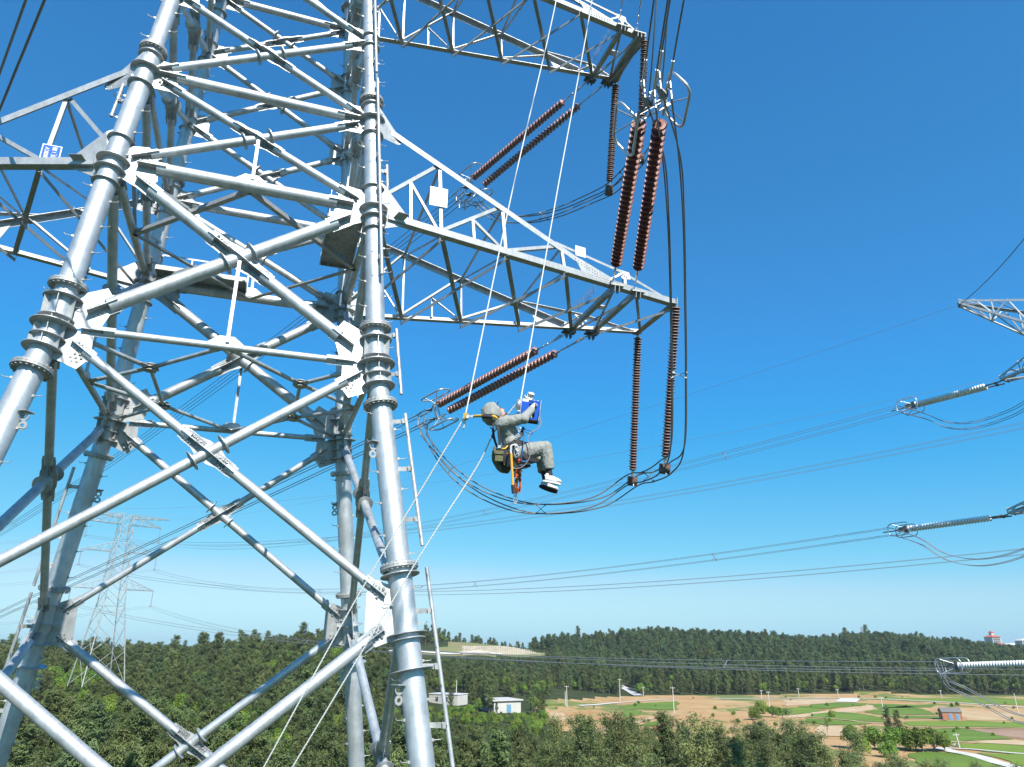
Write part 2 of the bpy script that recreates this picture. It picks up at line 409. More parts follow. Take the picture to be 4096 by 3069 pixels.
for fc, (k1, k2, n) in FACES.items():
    big = fc in ('front', 'rear')
    X1 = xpanel(fc, 0, 1, .205 if big else .15, .185 if big else .15, flip=(fc != 'front'), gap=1.35 if big else 1.0)
    X2 = xpanel(fc, 1, 2, .14, .135, flip=(fc == 'rear'), gap=1.0)
    xpanel(fc, 2, 2.3, .13, .13, flip=(fc == 'rear'), gap=.75); xpanel(fc, 2.3, 2.6, .125, .125, flip=(fc == 'rear'), gap=.7)
    xpanel(fc, 2.6, 3, .12, .12, flip=(fc == 'rear'), gap=.7); xpanel(fc, 3, 4, .12, .12, gap=.7)
    xpanel(fc, -1, 0, .135, .12, flip=(fc == 'rear'), gap=1.05); xpanel(fc, -2, -1, .15, .15, flip=(fc == 'front'), gap=1.05)
    rr = {0: .10, 1: .20 if big else .13, 2: .165 if big else .11, 3: .16 if big else .1}
    for l, r in rr.items():
        brace(N_(k1, l), N_(k2, l), r, V(0, 0, 1), 1.15 if l < 2 else .9, 1.15 if l < 2 else .9, name='horizontal_strut')
    # thin hangers from the crossings to the struts
    for X, l in ((X1, 0), (X2, 1)):
        g = TB(); m = (N_(k1, l) + N_(k2, l)) / 2; x_ = nz(N_(k2, l) - N_(k1, l))
        g.angle(X + n * .25 - V(0, 0, .2), m + n * .12 + V(0, 0, rr[l]), .09, x_, -n); g.build('hanger', STEEL2, tower)
        g = TB(); g.plate([m + x_ * a + V(0, 0, z) for a, z in ((-.5, rr[l] - .02), (.5, rr[l] - .02), (.2, rr[l] + .22), (-.2, rr[l] + .22))], n, .016); g.build('hanger_plate', STEEL2, tower)
    for k, o in ((k1, k2), (k2, k1)):
        M = {l: N_(k, l) for l in H}; O = {l: N_(o, l) for l in H}
        b = .21 if big else .16
        gusset(k, H[0] + .35, n, [(O[1], b, 1.35 if big else 1.1), (O[0] + V(0, 0, .1), .1, 1.05)], .5)
        gusset(k, H[0] - .35, n, [(O[-1], .13, 1.1), (O[0], .1, 1.0)], .45)
        gusset(k, H[1] + .1, n, [(O[0], b, 1.3 if big else 1.05), (O[1], .2 if big else .13, 1.1), (O[2], .14, 1.0)], .5)
        gusset(k, H[2], n, [(O[1], .14, .95), (O[2], .17, .9), (O[2.3], .13, .8)], .6)
        for l, lo, hi in ((2.3, 2, 2.6), (2.6, 2.3, 3), (3, 2.6, 4)):
            gusset(k, H[l], n, [(O[lo], .13, .78), (O[hi], .13, .78)], .5)
        gusset(k, H[-1], n, [(O[0], .14, 1.05), (O[-2], .16, 1.05)], .55)
        # round-cornered 7-bolt patches
        g = TB(); c0 = M[2]
        for tgt, l, rr_, L in ((-2, -1, .15, 1.0), (0, -1, .13, 1.0), (-1, 0, .13, 1.05), (1, 2, .14, .85), (2.3, 2, .13, .72), (2, 1, .14, .9)):
            c = M[l] + (V(0, 0, -.35) if (l == 0) else 0); d = nz(O[tgt] - c); nn = nz(n - d * (n @ d)); s_ = np.cross(d, nn)
            for a, w in ((0, 0), (-.1, -.07), (-.1, .07), (.1, -.07), (.1, .07), (0, -.13), (0, .13)):
                for q in (1, -1): g.bolt(c + d * (L - .22 + a) + s_ * w + nn * q * .018, nn * q, .036, .045)
        g.build('node_bolts', BOLT, tower)
# plan bracing at the two diaphragm levels
z0 = H[0] + .02
def mid(a, b, l): return (N_(a, l) + N_(b, l)) / 2
Q = {k: V(SGN[k][0] * 2.13, SGN[k][1] * 1.85, z0) for k in 'ABCD'}
MM = {'AB': mid('A', 'B', 0), 'CD': mid('C', 'D', 0), 'AC': mid('A', 'C', 0), 'BD': mid('B', 'D', 0)}
up = V(0, 0, 1)
for k in 'ABCD':
    brace(N_(k, 0), Q[k], .065, up, .9, .18, name='plan_brace', pl=.25, side_pl=False, n=10)
    for m in MM:
        if k in m: brace(MM[m], Q[k], .065, up, .3, .18, name='plan_brace', pl=.2, side_pl=False, n=10)
    g = TB(); g.lathe(Q[k] - V(0, 0, .1), up, [(0, .02), (0, .18), (.02, .18), (.02, .09), (.18, .09), (.18, .18), (.2, .18), (.2, .02)], 16, False)
    g.box(Q[k], V(1, 0, 0), V(0, 1, 0), up, .22, .22, .012); g.build('joint_hub', STEEL3, tower)
for a, b in (('A', 'C'), ('B', 'D')): brace(Q[a], Q[b], .06, up, .18, .18, name='plan_brace', pl=.2, side_pl=False, n=10)
M1 = {m: mid(m[0], m[1], 1) for m in ('AB', 'CD', 'AC', 'BD')}
g1 = []
for a, b in (('AB', 'AC'), ('AB', 'BD'), ('CD', 'AC'), ('CD', 'BD')):
    g = TB(); g.angle(M1[a] - V(0, 0, .15), M1[b] - V(0, 0, .15), .14, V(0, 0, 1), nz(-M1[a] - M1[b] + V(0, 0, 26))); g.build('plan_angle', STEEL2, tower)
    c = (M1[a] + M1[b]) / 2; k = [q for q in 'ABCD' if q in a and q in b][0]
    g = TB(); g.angle(c, N_(k, 1), .1, V(0, 0, 1), nz(V(c[1], -c[0], 0))); g.build('plan_angle', STEEL2, tower)
for k in 'ABCD':         # raking angles from leg to the inner mid points between the arm levels
    g = TB(); g.angle(M1['BD' if k in 'BD' else 'AC'] + V(0, 0, .1), lp(k, 15.0), .10, V(0, 0, 1), V(1, 0, 0)); g.build('raking_angle', STEEL2, tower)
# walkway platforms inside the body by the left and right rear legs
def walkway(c, ax, ay, hx, hy, sides):
    g = TB(); g.box(c, ax, ay, up, hx, hy, .02)
    for s_ in (-1, 1):
        g.box(c + ay * s_ * hy + V(0, 0, -.05), ax, ay, up, hx, .02, .09); g.box(c + ax * s_ * hx + V(0, 0, -.05), ay, ax, up, hy - .03, .02, .088)
    o = g.build('walkway_deck', STEEL3, tower)
    r = TB()
    for s_ in sides:
        e = c + ay * s_ * hy
        for z in (.5, 1.0): r.bar(e - ax * hx + V(0, 0, z), e + ax * hx + V(0, 0, z), up, .06, .012)
        for t in (-1, -.33, .33, 1): r.bar(e + ax * hx * t, e + ax * hx * t + V(0, 0, 1.03), ax, .055, .013)
    r.build('guard_rail', STEEL2, o)
walkway(V(-1.75, 3.3, H[1] + .25), V(1, 0, 0), V(0, 1, 0), 1.6, .5, (1,))
walkway(V(3.0, -1.0, H[1] + .35), V(0, 1, 0), V(1, 0, 0), 1.7, .55, (-1,))
# ---- crossarms
def arm(sx, l, l2, nodes, tip, tipw, top_end, att, subs=True):
    a = TB(); S = V(sx, 1, 1)
    root = bpy.data.objects.new('crossarm', None); SC.collection.objects.link(root); root.parent = tower; ORG[root.name] = ORG[tower.name]
    h = H[l]; w0 = hw(h); wt = hw(H[l2])
    def half(x): return (w0 * RY) + (tipw - w0 * RY) * (x - w0) / (tip - w0)
    def bot(x, s_): return V(x * sx, s_ * half(x), h - .24)
    zt1 = h + .05; 
    def top(x, s_):
        t = (x - wt) / (top_end - wt); return V(x * sx, s_ * (wt * RY + (half(top_end) - wt * RY) * t), H[l2] - .02 + (zt1 - H[l2]) * t)
    U = V(0, 0, 1); O = V(sx, 0, 0)
    P = lambda nm, fn, m_=STEEL2: (lambda g: (fn(g), g.build(nm, m_, root)))(TB())
    for s_ in (-1, 1):
        n = V(0, s_, 0)
        P('chord', lambda g: g.angle(bot(w0, s_) + O * .5, bot(tip, s_), .24, U, -n, .018))
        P('chord', lambda g: g.angle(top(wt, s_) + O * .5, top(top_end, s_), .21, -U, -n, .018))
        # node plates at the leg
        g = TB(); c = lp('A' if (sx < 0 and s_ < 0) else 'B' if s_ < 0 else 'C' if sx < 0 else 'D', h)
        g.plate([c + V(0, 0, 1.2), c + V(0, 0, -.75), bot(w0 + 1.15, s_) + V(0, 0, -.0), bot(w0 + 1.25, s_) + V(0, 0, .24), c + V(sx * .35, 0, .95)], n, .02)
        g.build('root_plate', STEEL2, root); g = TB(); c2 = c + V(-sx * (w0 - wt), 0, H[l2] - h)
        g.plate([c2 + V(0, 0, .75), c2 + V(0, 0, -.65), top(wt + .95, s_) + V(0, 0, -.22), top(wt + 1.1, s_) + V(0, 0, .02)], n, .02)
        for i in range(5):
            for zz in (-.05, -.16): g.bolt(top(wt + .45 + i * .14, s_) + V(0, s_ * .006, zz), n, .022, .03)
        g.build('root_plate', STEEL2, root)
        # web: diagonals with a half-height post between each pair of nodes
        prev_b = bot(w0 + .15, s_) + V(0, 0, .65); xprev = w0
        for i, x in enumerate(nodes):
            if x > top_end - .8: break
            T, B = top(x - .1, s_), bot(x, s_)
            if i < 3: P('web_member', lambda g: g.angle(T, B, .10, O, -n))
            P('web_member', lambda g: g.angle(prev_b - n * .03, T - n * .03, .12, U, -n))
            if i < 2 and subs:
                m = (prev_b + T) / 2; xm = (m[0] * sx)
                P('web_member', lambda g: g.angle(m, bot(xm + .05, s_) + V(0, 0, .2), .085, O, -n))
                P('web_member', lambda g: g.angle(m, B + V(-sx * .1, 0, .15), .085, O, -n))
            prev_b = B + V(0, 0, .12)
        # heavy end plate where the two chords meet, with rows of bolts
        xe = top_end - 1.5; g = TB()
        g.plate([top(xe, s_) + V(0, 0, -.02), bot(xe + .35, s_) + V(0, 0, .12), bot(top_end + .3, s_) + V(0, 0, .1), bot(top_end + .3, s_) + V(0, 0, .3), top(xe + .3, s_) + V(0, 0, .05)], n, .03)
        for i in range(9):
            for zz in (.1, .2): g.bolt(bot(xe + .5 + i * .14, s_) + V(0, s_ * .018, zz), n, .024, .035)
            for zz in (-.06, -.17): g.bolt(top(xe + .06 + i * .12, s_) + V(0, s_ * .018, zz), n, .024, .035)
        g.build('end_plate', STEEL2, root)
        # small peak over the string attachments and light tie to the tip
        pk = bot(top_end + .75, s_) + V(0, 0, .78)
        P('chord', lambda g: g.angle(top(top_end - 2.3, s_) + V(0, 0, .1), pk, .1, -U, -n))
        P('chord', lambda g: g.angle(pk, bot(tip - .25, s_) + V(0, 0, .12), .11, -U, -n))
        P('end_plate', lambda g: [g.plate([pk + V(-.3 * sx, 0, -.05), pk + V(-.2 * sx, 0, .06), pk + V(.25 * sx, 0, .0), pk + V(.3 * sx, 0, -.3), pk + V(-.05 * sx, 0, -.34)], n, .02)] + [g.bolt(pk + V((-.15 + .09 * i) * sx, s_ * .012, -.1 - .04 * i), n) for i in range(4)])
        P('web_member', lambda g: g.angle(pk, bot(top_end + .75, s_), .12, O, -n))
        P('web_member', lambda g: g.angle(pk, bot(top_end - .2, s_) + V(0, 0, .1), .09, O, -n))
    # cross lacing of the bottom plane
    xs = [w0 + .1] + list(nodes)
    for i in range(len(xs) - 1):
        x0, x1 = xs[i], xs[i + 1]
        if x1 > tip: break
        P('lacing_bar', lambda g: g.angle(bot(x0, -1) - V(0, 0, .02), bot(x1, 1) - V(0, 0, .02), .13, -U, O))
        P('lacing_bar', lambda g: g.angle(bot(x1, -1) - V(0, 0, .16), bot(x0, 1) - V(0, 0, .16), .11, O, -U))
    for x in nodes[:3]:
        P('cross_bar', lambda g: g.angle(top(x - .1, -1), top(x - .1, 1), .09, -U, O))
        P('cross_bar', lambda g: g.angle(bot(x, -1), top(x - .1, 1), .08, -U, O))
    for x in att: P('cross_bar', lambda g: g.angle(bot(x, -1) - V(0, 0, .03), bot(x, 1) - V(0, 0, .03), .18, U, O))
    P('tip_beam', lambda g: (g.angle(bot(tip, -1) + V(0, -.12, 0), bot(tip, 1) + V(0, .12, 0), .26, U, -O, .02)))
    hub = V((att[0] + att[1]) / 2 * sx, 0, h)
    x1, x2 = att
    P('lacing_bar', lambda g: (g.angle(bot(x1, -1), bot(x2, 1), .1, -U, O), g.angle(bot(x2, -1) - V(0, 0, .12), bot(x1, 1) - V(0, 0, .12), .1, -U, O), g.box(hub - V(0, 0, .05), O, V(0, 1, 0), U, .16, .16, .02)))
    P('lacing_bar', lambda g: (g.angle(bot(x2, -1), bot(tip, 1), .1, -U, O), g.angle(bot(x2, 1) - V(0, 0, .12), bot(tip, -1) - V(0, 0, .12), .1, -U, O)))
    for s_ in (-1, 1):       # hanger plates for the strings
        for x in att:
            g = TB(); c = bot(x, s_) + V(0, s_ * .14, -.06)
            g.box(c, O, V(0, 1, 0), U, .3, .14, .03)
            for q in (-.09, .09): g.plate([c + V(q, -.16, -.02), c + V(q, .16 , -.02), c + V(q, .1, -.27), c + V(q, -.1, -.27)], O, .03)
            for q in (-.2, .2): g.bolt(c + V(q, 0, .03), U, .03, .04); g.bolt(c + V(q, 0, -.03), -U, .03, .04)
            g.build('attachment_bracket', DARKM if s_ > 0 else STEEL3, root)
    # dark bird-guard spikes on one cross bar
    g = TB()
    x = att[0] - .15
    for i in range(26):
        y = -1.4 + 1.9 * i / 25 + .6; g.tube(V(x * sx, y, h + .1), V(x * sx + .05 * math.sin(i * 3), y + .05 * math.cos(i * 5), h + .52), .006, n=4, caps=False)
    g.build('bird_spikes', DARKM, root)
    # small flag plate near the root
    P('flag_plate', lambda g: g.plate([bot(w0 + .62, -1) + V(0, -.02, .06), bot(w0 + .98, -1) + V(0, -.02, .06), bot(w0 + 1.15, -1) + V(0, -.36, .2), bot(w0 + .8, -1) + V(0, -.36, .2)], V(0, .4, 1), .012))
    return root
armR = arm(1, 1, 2, [6.05, 8.5, 10.95, 13.2], 16.28, 1.53, 12.95, (13.2, 14.2))
armL = arm(-1, 1, 2, [5.6, 7.7, 9.4], 11.3, 1.45, 9.5, (9.4, 10.2), subs=False)
armU = arm(1, 3, 4, [5.2, 7.6, 10.0, 12.4, 14.6], 15.95, 1.45, 13.9, (14.6, 15.5))
armV = arm(-1, 3, 4, [4.9, 7.0, 9.2], 11.0, 1.4, 9.2, (9.2, 10.0), subs=False)
# enamel plates on the arms
def sign(c, ux, uy, w, h_, label, m_, frame=True):
    g = TB(); n = np.cross(ux, uy); g.box(c, ux, uy, n, w / 2, h_ / 2, .008)
    for q in (-.3, .3): g.bolt(c + ux * q * w - n * -.008, n, .014, .01); g.bolt(c + ux * q * w - n * .018, n, .014, .01)
    return g.build('sign_plate', m_, tower)
s1 = sign(V(5.95, -3.44, 14.5), V(1, 0, 0), V(0, -.05, 1), .62, .72, None, SIGNW); tag(s1, 'blank white square plate on the web of the right arm')
s2 = sign(V(11.7, -2.42, 14.05), V(.98, 0, -.1), V(0, 0, 1), .42, .42, None, SIGNW); tag(s2, 'small blank white plate near the end of the right arm')
c = at_ly(202, 617, -3.34); s3 = sign(c, V(1, 0, 0), V(0, 0, 1), .50, .62, None, SIGNW); tag(s3, 'blue line number plate hung sideways with white lettering')
g = TB(); g.box(c + V(0, -.011, 0), V(1, 0, 0), V(0, 0, 1), V(0, 1, 0), .22, .28, .004); g.build('blue_field', SIGNB, s3)
def lettering(txt, c, ux, uy, size, parent, m_, name='lettering', bold=.012):
    cu = bpy.data.curves.new(name, 'FONT'); cu.body = txt; cu.size = 1.0; cu.align_x = 'CENTER'; cu.align_y = 'CENTER'; cu.offset = bold; cu.extrude = .01
    t = bpy.data.objects.new('t', cu); SC.collection.objects.link(t); dg = bpy.context.evaluated_depsgraph_get()
    me = bpy.data.meshes.new_from_object(t.evaluated_get(dg)); bpy.data.objects.remove(t)
    ux = nz(WD(ux)); uy = nz(WD(uy)); o = W(c) - ORG[parent.name]; n = np.cross(ux, uy)
    for v in me.vertices:
        p = o + ux * v.co.x * size + uy * v.co.y * size + n * v.co.z * size; v.co = p
    me.materials.clear(); me.materials.append(m_); me.name = name
    ob = bpy.data.objects.new(name, me); SC.collection.objects.link(ob); ob.parent = parent; ORG[ob.name] = ORG[parent.name]; return ob
lettering('500KV', c + V(-.10, -.018, -.01), V(0, 0, 1), V(-1, 0, 0), .155, s3, SIGNW)
lettering('玉顶 I 路', c + V(.09, -.018, 0), V(0, 0, 1), V(-1, 0, 0), .135, s3, SIGNW)
# climbing poles with pegs, in lengths, beside legs
def pole(k, z0, z1, off, m_=STEEL2, tag_=True):
    b = TB(); off = np.asarray(off, float); p0, p1 = lp(k, z0) + off, lp(k, z1) + off
    b.tube(p0, p1, .052, n=12); o = b.build('climbing_pole', m_, tower)
    n = int((z1 - z0) / .42); u = nz(p1 - p0); v = nz(V(-off[1], off[0], 0))
    for i in range(n):
        c = p0 + (p1 - p0) * (i + .5) / n; s_ = 1 if i % 2 else -1
        g = TB(); g.path([c, c + v * s_ * .22, c + v * s_ * .25 + V(0, 0, .05)], .011, 6); g.build('peg', STEEL3, o)
        if i % 3 == 1: 
            g = TB()
            L = lp(k, c[2]); d = nz(off); g.bar(L + d * .25, c, V(0, 0, 1), .12, .012); g.box(c - d * .07, d, v, u, .04, .06, .07); g.build('bracket', STEEL3, o)
pole('B', 24.0, 31, (.08, -.46, 0)); pole('B', 18.7, 23.8, (.12, -.46, 0)); pole('B', 10.6, 18.4, (.15, -.46, 0))
pole('B', 6.8, 8.9, (.58, -.25, 0)); pole('B', 2.5, 6.2, (.62, -.25, 0)); pole('B', -3.6, 1.95, (.66, -.25, 0)); pole('B', -10, -3.8, (.66, -.25, 0))
pole('C', 2.0, 6.0, (-.6, -.15, 0)); pole('C', -2.5, 1.8, (-.6, -.15, 0))
pole('A', 14.9, 16.2, (-.5, .1, 0)); pole('B', 14.0, 15.2, (.5, .1, 0))
# concrete footings
for k in 'ABCD':
    b = TB(); c = lp(k, ZBOT); b.box(c - V(0, 0, .2), V(1, 0, 0), V(0, 1, 0), V(0, 0, 1), .8, .8, .5); b.build('footing', mat('footing_concrete_' + k.lower(), (.4, .39, .36), .9) if k == 'A' else bpy.data.materials['footing_concrete_a'], tower)
# ---------------------------------------------------------------- insulator strings and conductors
DISC = [(0, .02), (.0, .055), (.02, .065), (.03, .09), (.045, .135), (.07, .168), (.105, .187), (.15, .190), (.158, .180), (.12, .158), (.155, .138), (.12, .115), (.15, .095), (.13, .05), (.20, .035)]
disc_mesh = {}
def disc_data(m, prof=DISC, sc=1.0, n=20, key='d'):
    k = (m.name, key)
    if k not in disc_mesh:
        b = MB(); b.lathe((0, 0, 0), (0, 0, 1), [(t * sc, r * sc) for t, r in prof], n); o = b.build('disc', m)
        disc_mesh[k] = o.data; bpy.data.objects.remove(o)
    return disc_mesh[k]
def chain(g, p0, p1, n=4, r=.018):
    d = (p1 - p0) / n; x, y = perp(d)
    for i in range(n):
        a, b = p0 + d * (i - .12), p0 + d * (i + 1.12); s_ = (x if i % 2 else y) * .045; u = nz(d)
        g.path([a, a + s_ + u * .05, b + s_ - u * .05, b, b - s_ - u * .05, a - s_ + u * .05], r, 6, closed=True)
def tension_string(A, E, label, group, m_=PORC, hw_len=1.75, tail=.0, nd=30, pitch=.215, sc=1.0, dark=False):
    """A, E world points; discs fill the line from hw_len to the end"""
    u = nz(E - A); L = np.linalg.norm(E - A); t = thing('insulator_string', A, label, 'insulator', group)
    g = MB(); s0 = L - nd * pitch; x, y = perp(u)
    chain(g, A, A + u * s0 * .22, 3); g.build('link_chain', ALU, t)
    g = MB(); a = A + u * s0 * .22
    g.plate([a - x * .03, a + u * .12 + y * .13, a + u * .42 + y * .06, a + u * .42 - y * .06, a + u * .12 - y * .05], x, .03)
    g.bar(a + u * .38 + x * .03, A + u * (s0 * .72), y, .07, .012); g.bar(a + u * .38 - x * .03, A + u * (s0 * .72), y, .07, .012)
    g.tube(A + u * s0 * .68, A + u * (s0 - .1), .03); g.ball(A + u * (s0 * .8), .05, 8, 6); g.ball(A + u * (s0 * .68), .06, 8, 6)
    g.tube(A + u * (s0 - .13), A + u * (s0 + .02), .05, .06, n=10); g.build('link_fitting', ALU, t)
    rot = Vector(u).to_track_quat('Z', 'Y')
    me = disc_data(m_, sc=sc)
    for i in range(nd):
        o = bpy.data.objects.new('disc', me); SC.collection.objects.link(o); o.parent = t
        o.location = Vector(u * (s0 + i * pitch)); o.rotation_mode = 'QUATERNION'; o.rotation_quaternion = rot
    return t
def rod_string(A, E, label, group, m_=GLAZE, nd=44, n2=RIB, r=.165):
    u = nz(E - A); L = np.linalg.norm(E - A); t = thing('rod_insulator', A, label, 'insulator', group)
    g = MB(); g.tube(A, A + u * .22, .035); g.tube(A + u * .2, A + u * .32, .07); g.tube(E - u * .3, E - u * .1, .07); g.build('end_fitting', ALU, t)
    g = MB(); g.cur = 0; l0 = .3; p = (L - .6) / nd
    prof = []
    for i in range(nd):
        z = l0 + i * p; rr_ = r * (1 if i % 2 == 0 else .86); prof += [(z, .115), (z + p * .14, .12), (z + p * .30, rr_ * .86), (z + p * .40, rr_), (z + p * .62, rr_), (z + p * .70, rr_ * .88), (z + p * .88, .12), (z + p * .99, .115)]
    g.lathe(A, u, prof, 20)
    ob = g.build('shed_column', [m_, n2], t)
    mi = [0] * len(ob.data.polygons)
    for i in range(len(prof) - 1):
        if i % 8 == 3:
            for k in range(20): mi[i * 20 + k] = 1
    ob.data.polygons.foreach_set('material_index', mi)
    return t
def racetrack(c, ux, uy, a, b_, rc):
    pts = []
    for q, (sx, sy) in enumerate(((1, 1), (-1, 1), (-1, -1), (1, -1))):
        for i in range(6):
            an = math.pi / 2 * q + math.pi / 2 * i / 5
            pts.append(c + ux * (sx * (a - rc) + rc * math.cos(an)) + uy * (sy * (b_ - rc) + rc * math.sin(an)))
    return pts
def yoke(E1, E2, u, label, group, spread=.45, ringw=.95):
    """yoke at the line end of a double string; out = far ends of the four conductors' clamps"""
    c = (E1 + E2) / 2; sd = nz(E2 - E1); sd = nz(sd - u * (sd @ u)); upv = nz(np.cross(sd, u)); upv = upv if upv[2] > 0 else -upv
    t = thing('yoke_assembly', c, label, 'yoke', group); g = MB(); w = np.linalg.norm(E2 - E1) / 2
    for s_ in (-1, 1):
        e = c + sd * w * s_; g.tube(e - u * .02, e + u * .2, .035); g.plate([e + u * .12 + sd * .07, e + u * .12 - sd * .07, e + u * .62 - sd * .05, e + u * .62 + sd * .05], upv, .035)
    for dz in (.1, -.1): g.bar(c + u * .45 - sd * (w + .1) + upv * dz, c + u * .45 + sd * (w + .1) + upv * dz, upv, .09, .02)
    g.bar(c + u * .62 - sd * (w + .05), c + u * .62 + sd * (w + .05), u, .1, .03)
    g.build('yoke_frame', ALU, t); ends = []
    for s_ in (-1, 1):      # half-moon plates with holes
        g = MB(); e = c + sd * spread / 2 * s_ * 1.15 + u * .95; pts = [e - u * .22]
        for i in range(11):
            an = -1.25 + 2.5 * i / 10; pts.append(e + u * (.12 * math.cos(an)) + upv * (.3 * math.sin(an)))
        g.plate(pts, sd, .03)
        for i in range(9):
            an = -1.1 + 2.2 * i / 8; q = e + u * (.08 * math.cos(an)) + upv * (.26 * math.sin(an))
            for f_ in (1, -1): g.bolt(q + sd * f_ * .014, sd * f_, .018, .012)
        g.path([c + sd * w * s_ + u * .6, e - u * .2], .03, 8)
        for v in (-1, 1):
            a = e + upv * v * .24 + u * .05; b = e + upv * v * spread / 2 + u * .42; chain(g, a, b, 2, .014)
            ends.append(b)
        g.build('yoke_plate', DARKM, t)
    for s_ in (-1, 1):      # grading rings
        cc = c + sd * s_ * (w + .42) + u * .28; g = MB()
        g.path(racetrack(cc, u, upv, ringw / 1.25, .45, .28), .04, 8, closed=True); o = g.build('grading_ring', ALU, t)
        g = MB()
        for q in (-.45, .4): g.path([c + sd * s_ * w + u * .4, cc + u * q + upv * .4], .018, 6); g.path([c + sd * s_ * w + u * .4, cc + u * q - upv * .4], .018, 6)
        g.build('ring_strut', ALU, o)
    return t, ends
def clamp(p, u, drop, label, group):
    t = thing('strain_clamp', p, label, 'clamp', group)
    g = MB(); g.tube(p, p + u * .75, .042, .036, n=12); g.tube(p - u * .08, p + u * .05, .055, n=12)
    g.build('clamp_body', ALU, t)
    g = MB(); s_ = nz(np.cross(u, drop)); a = p + u * .1; b = a + drop * .34 + u * .05
    g.plate([a - u * .06, a + u * .09, b + u * .08, b + drop * .08, b - u * .07], s_, .025)
    for i in (.35, .75):
        for j in (-.03, .03): g.bolt(a + (b - a) * i + u * j + s_ * .012, s_, .016, .02); g.bolt(a + (b - a) * i + u * j - s_ * .012, -s_, .016, .02)
    g.tube(b, b + drop * .3, .038, .03, n=10)
    g.build('jumper_terminal', ALU, t)
    return p + u * .7, b + drop * .25
def spline(P, n=14):
    P = [np.asarray(p, float) for p in P]; Q = [2 * P[0] - P[1]] + P + [2 * P[-1] - P[-2]]; out = []
    for i in range(1, len(Q) - 2):
        a, b, c, d = Q[i - 1], Q[i], Q[i + 1], Q[i + 2]
        for k in range(n):
            t = k / n; out.append(.5 * ((2 * b) + (c - a) * t + (2 * a - 5 * b + 4 * c - d) * t * t + (3 * b - a - 3 * c + d) * t ** 3))
    out.append(P[-1]); return out
def wire(pts, r, label, cat='wire', group=None, name='jumper_wire', m_=WIRE, n=8):
    g = MB(); g.path(pts, r, n); o = g.build(name, m_, origin=pts[0]); return tag(o, label, cat, group)
def spacer4(ps, label, group, m_=ALU, r=.014):
    c = sum(ps) / 4; t = thing('bundle_spacer', c, label, 'spacer', group); g = MB()
    g.path([ps[0], ps[3]], r, 6); g.path([ps[1], ps[2]], r, 6); g.build('spacer_bars', m_, t)
    g = MB(); 
    for p in ps:
        u = nz(p - c); g.box(p - u * .02, u, *perp(u), .05, .032, .032)
    g.build('clamp_jaw', m_, t)
def quad(c, sd, upv, s=.45): return [c + sd * a * s / 2 + upv * b * s / 2 for b in (1, -1) for a in (-1, 1)]

def circuit(arm_h, attx, aty, rE, fE, tip, wR, wF, midR, midF, nm, rear_pts):
    """double tension strings both ways, two rod insulators, four jumper wires"""
    out = {}
    if True:
        A = [W(V(attx[0], aty, arm_h - .32)), W(V(attx[1], aty - .08, arm_h - .32))]
        E = [W(TL_E) for TL_E in rE]
        for i, w_ in ((0, 'upper left'), (1, 'lower right')):
            tension_string(A[i], E[i], f'pink brown disc string behind the {nm} arm, {w_} one of the pair', 'tension insulator strings', nd=33, pitch=(np.linalg.norm(E[i] - A[i]) - 1.9) / 33, sc=1.06)
        u = nz((E[0] + E[1]) / 2 - (A[0] + A[1]) / 2)
        y_, ends = yoke(E[0], E[1], u, f'grey yoke with two grading rings ending the pink strings behind the {nm} arm', 'yokes'); out['rear'] = (ends, u, E)
    if fE:
        A = [W(V(attx[0], -aty, arm_h + .05)), W(V(attx[1], -aty + .08, arm_h + .05))]; E = [W(e) for e in fE]
        for i, w_ in ((0, 'left'), (1, 'right')):
            tension_string(A[i], E[i], f'dark red disc string rising steeply from the {nm} arm, {w_} one', 'near tension insulator strings', nd=30, m_=GL2, pitch=(np.linalg.norm(E[i] - A[i]) - 1.1) / 30, hw_len=1, sc=1.14)
        u = nz((E[0] + E[1]) / 2 - (A[0] + A[1]) / 2)
        y_, ends = yoke(E[0], E[1], u, f'white grey yoke with two tall oval grading rings above the dark red strings', 'yokes'); out['front'] = (ends, u, E)
    return out
GL2 = mat('red_glaze', (.22, .07, .055), .42, 0, var=.25, vscale=4, spec=.3)
h1, h3 = H[1], H[3]
# lower right phase
A0, A1_ = V(13.2, 2.1, h1 - .32), V(14.2, 1.98, h1 - .32)
rE = [at_len(A0, 1755, 1618, 8.5, True), at_len(A1_, 1795, 1643, 8.6, True)]
B0, B1_ = V(13.2, -2.1, h1), V(14.2, -1.98, h1)
fE = [at_len(B0, 2556, 490, 8.3, False), at_len(B1_, 2640, 490, 8.3, False)]
lo = circuit(h1, (13.2, 14.2), 2.1, rE, fE, None, None, None, None, None, 'lower right', None)
A0, A1_ = V(14.6, 1.52, h3 - .32), V(15.5, 1.44, h3 - .32)
rEu = [at_len(A0, 1893, 713, 8.9, True), at_len(A1_, 1935, 740, 8.9, True)]
upc = circuit(h3, (14.6, 15.5), 1.52, rEu, None, None, None, None, None, None, 'upper right', None)
# front side of the upper arm: only its first links reach the picture
for i, (x, w_) in enumerate(((14.6, 'left'), (15.5, 'right'))):
    a = W(V(x, -1.5, h3)); e = a + (W(fE[0]) - W(B0)) * 1.0
    tension_string(a, e, f'dark red disc string rising out of view from the upper arm, {w_} one', 'near tension insulator strings', m_=GL2, pitch=.215, sc=1.14)
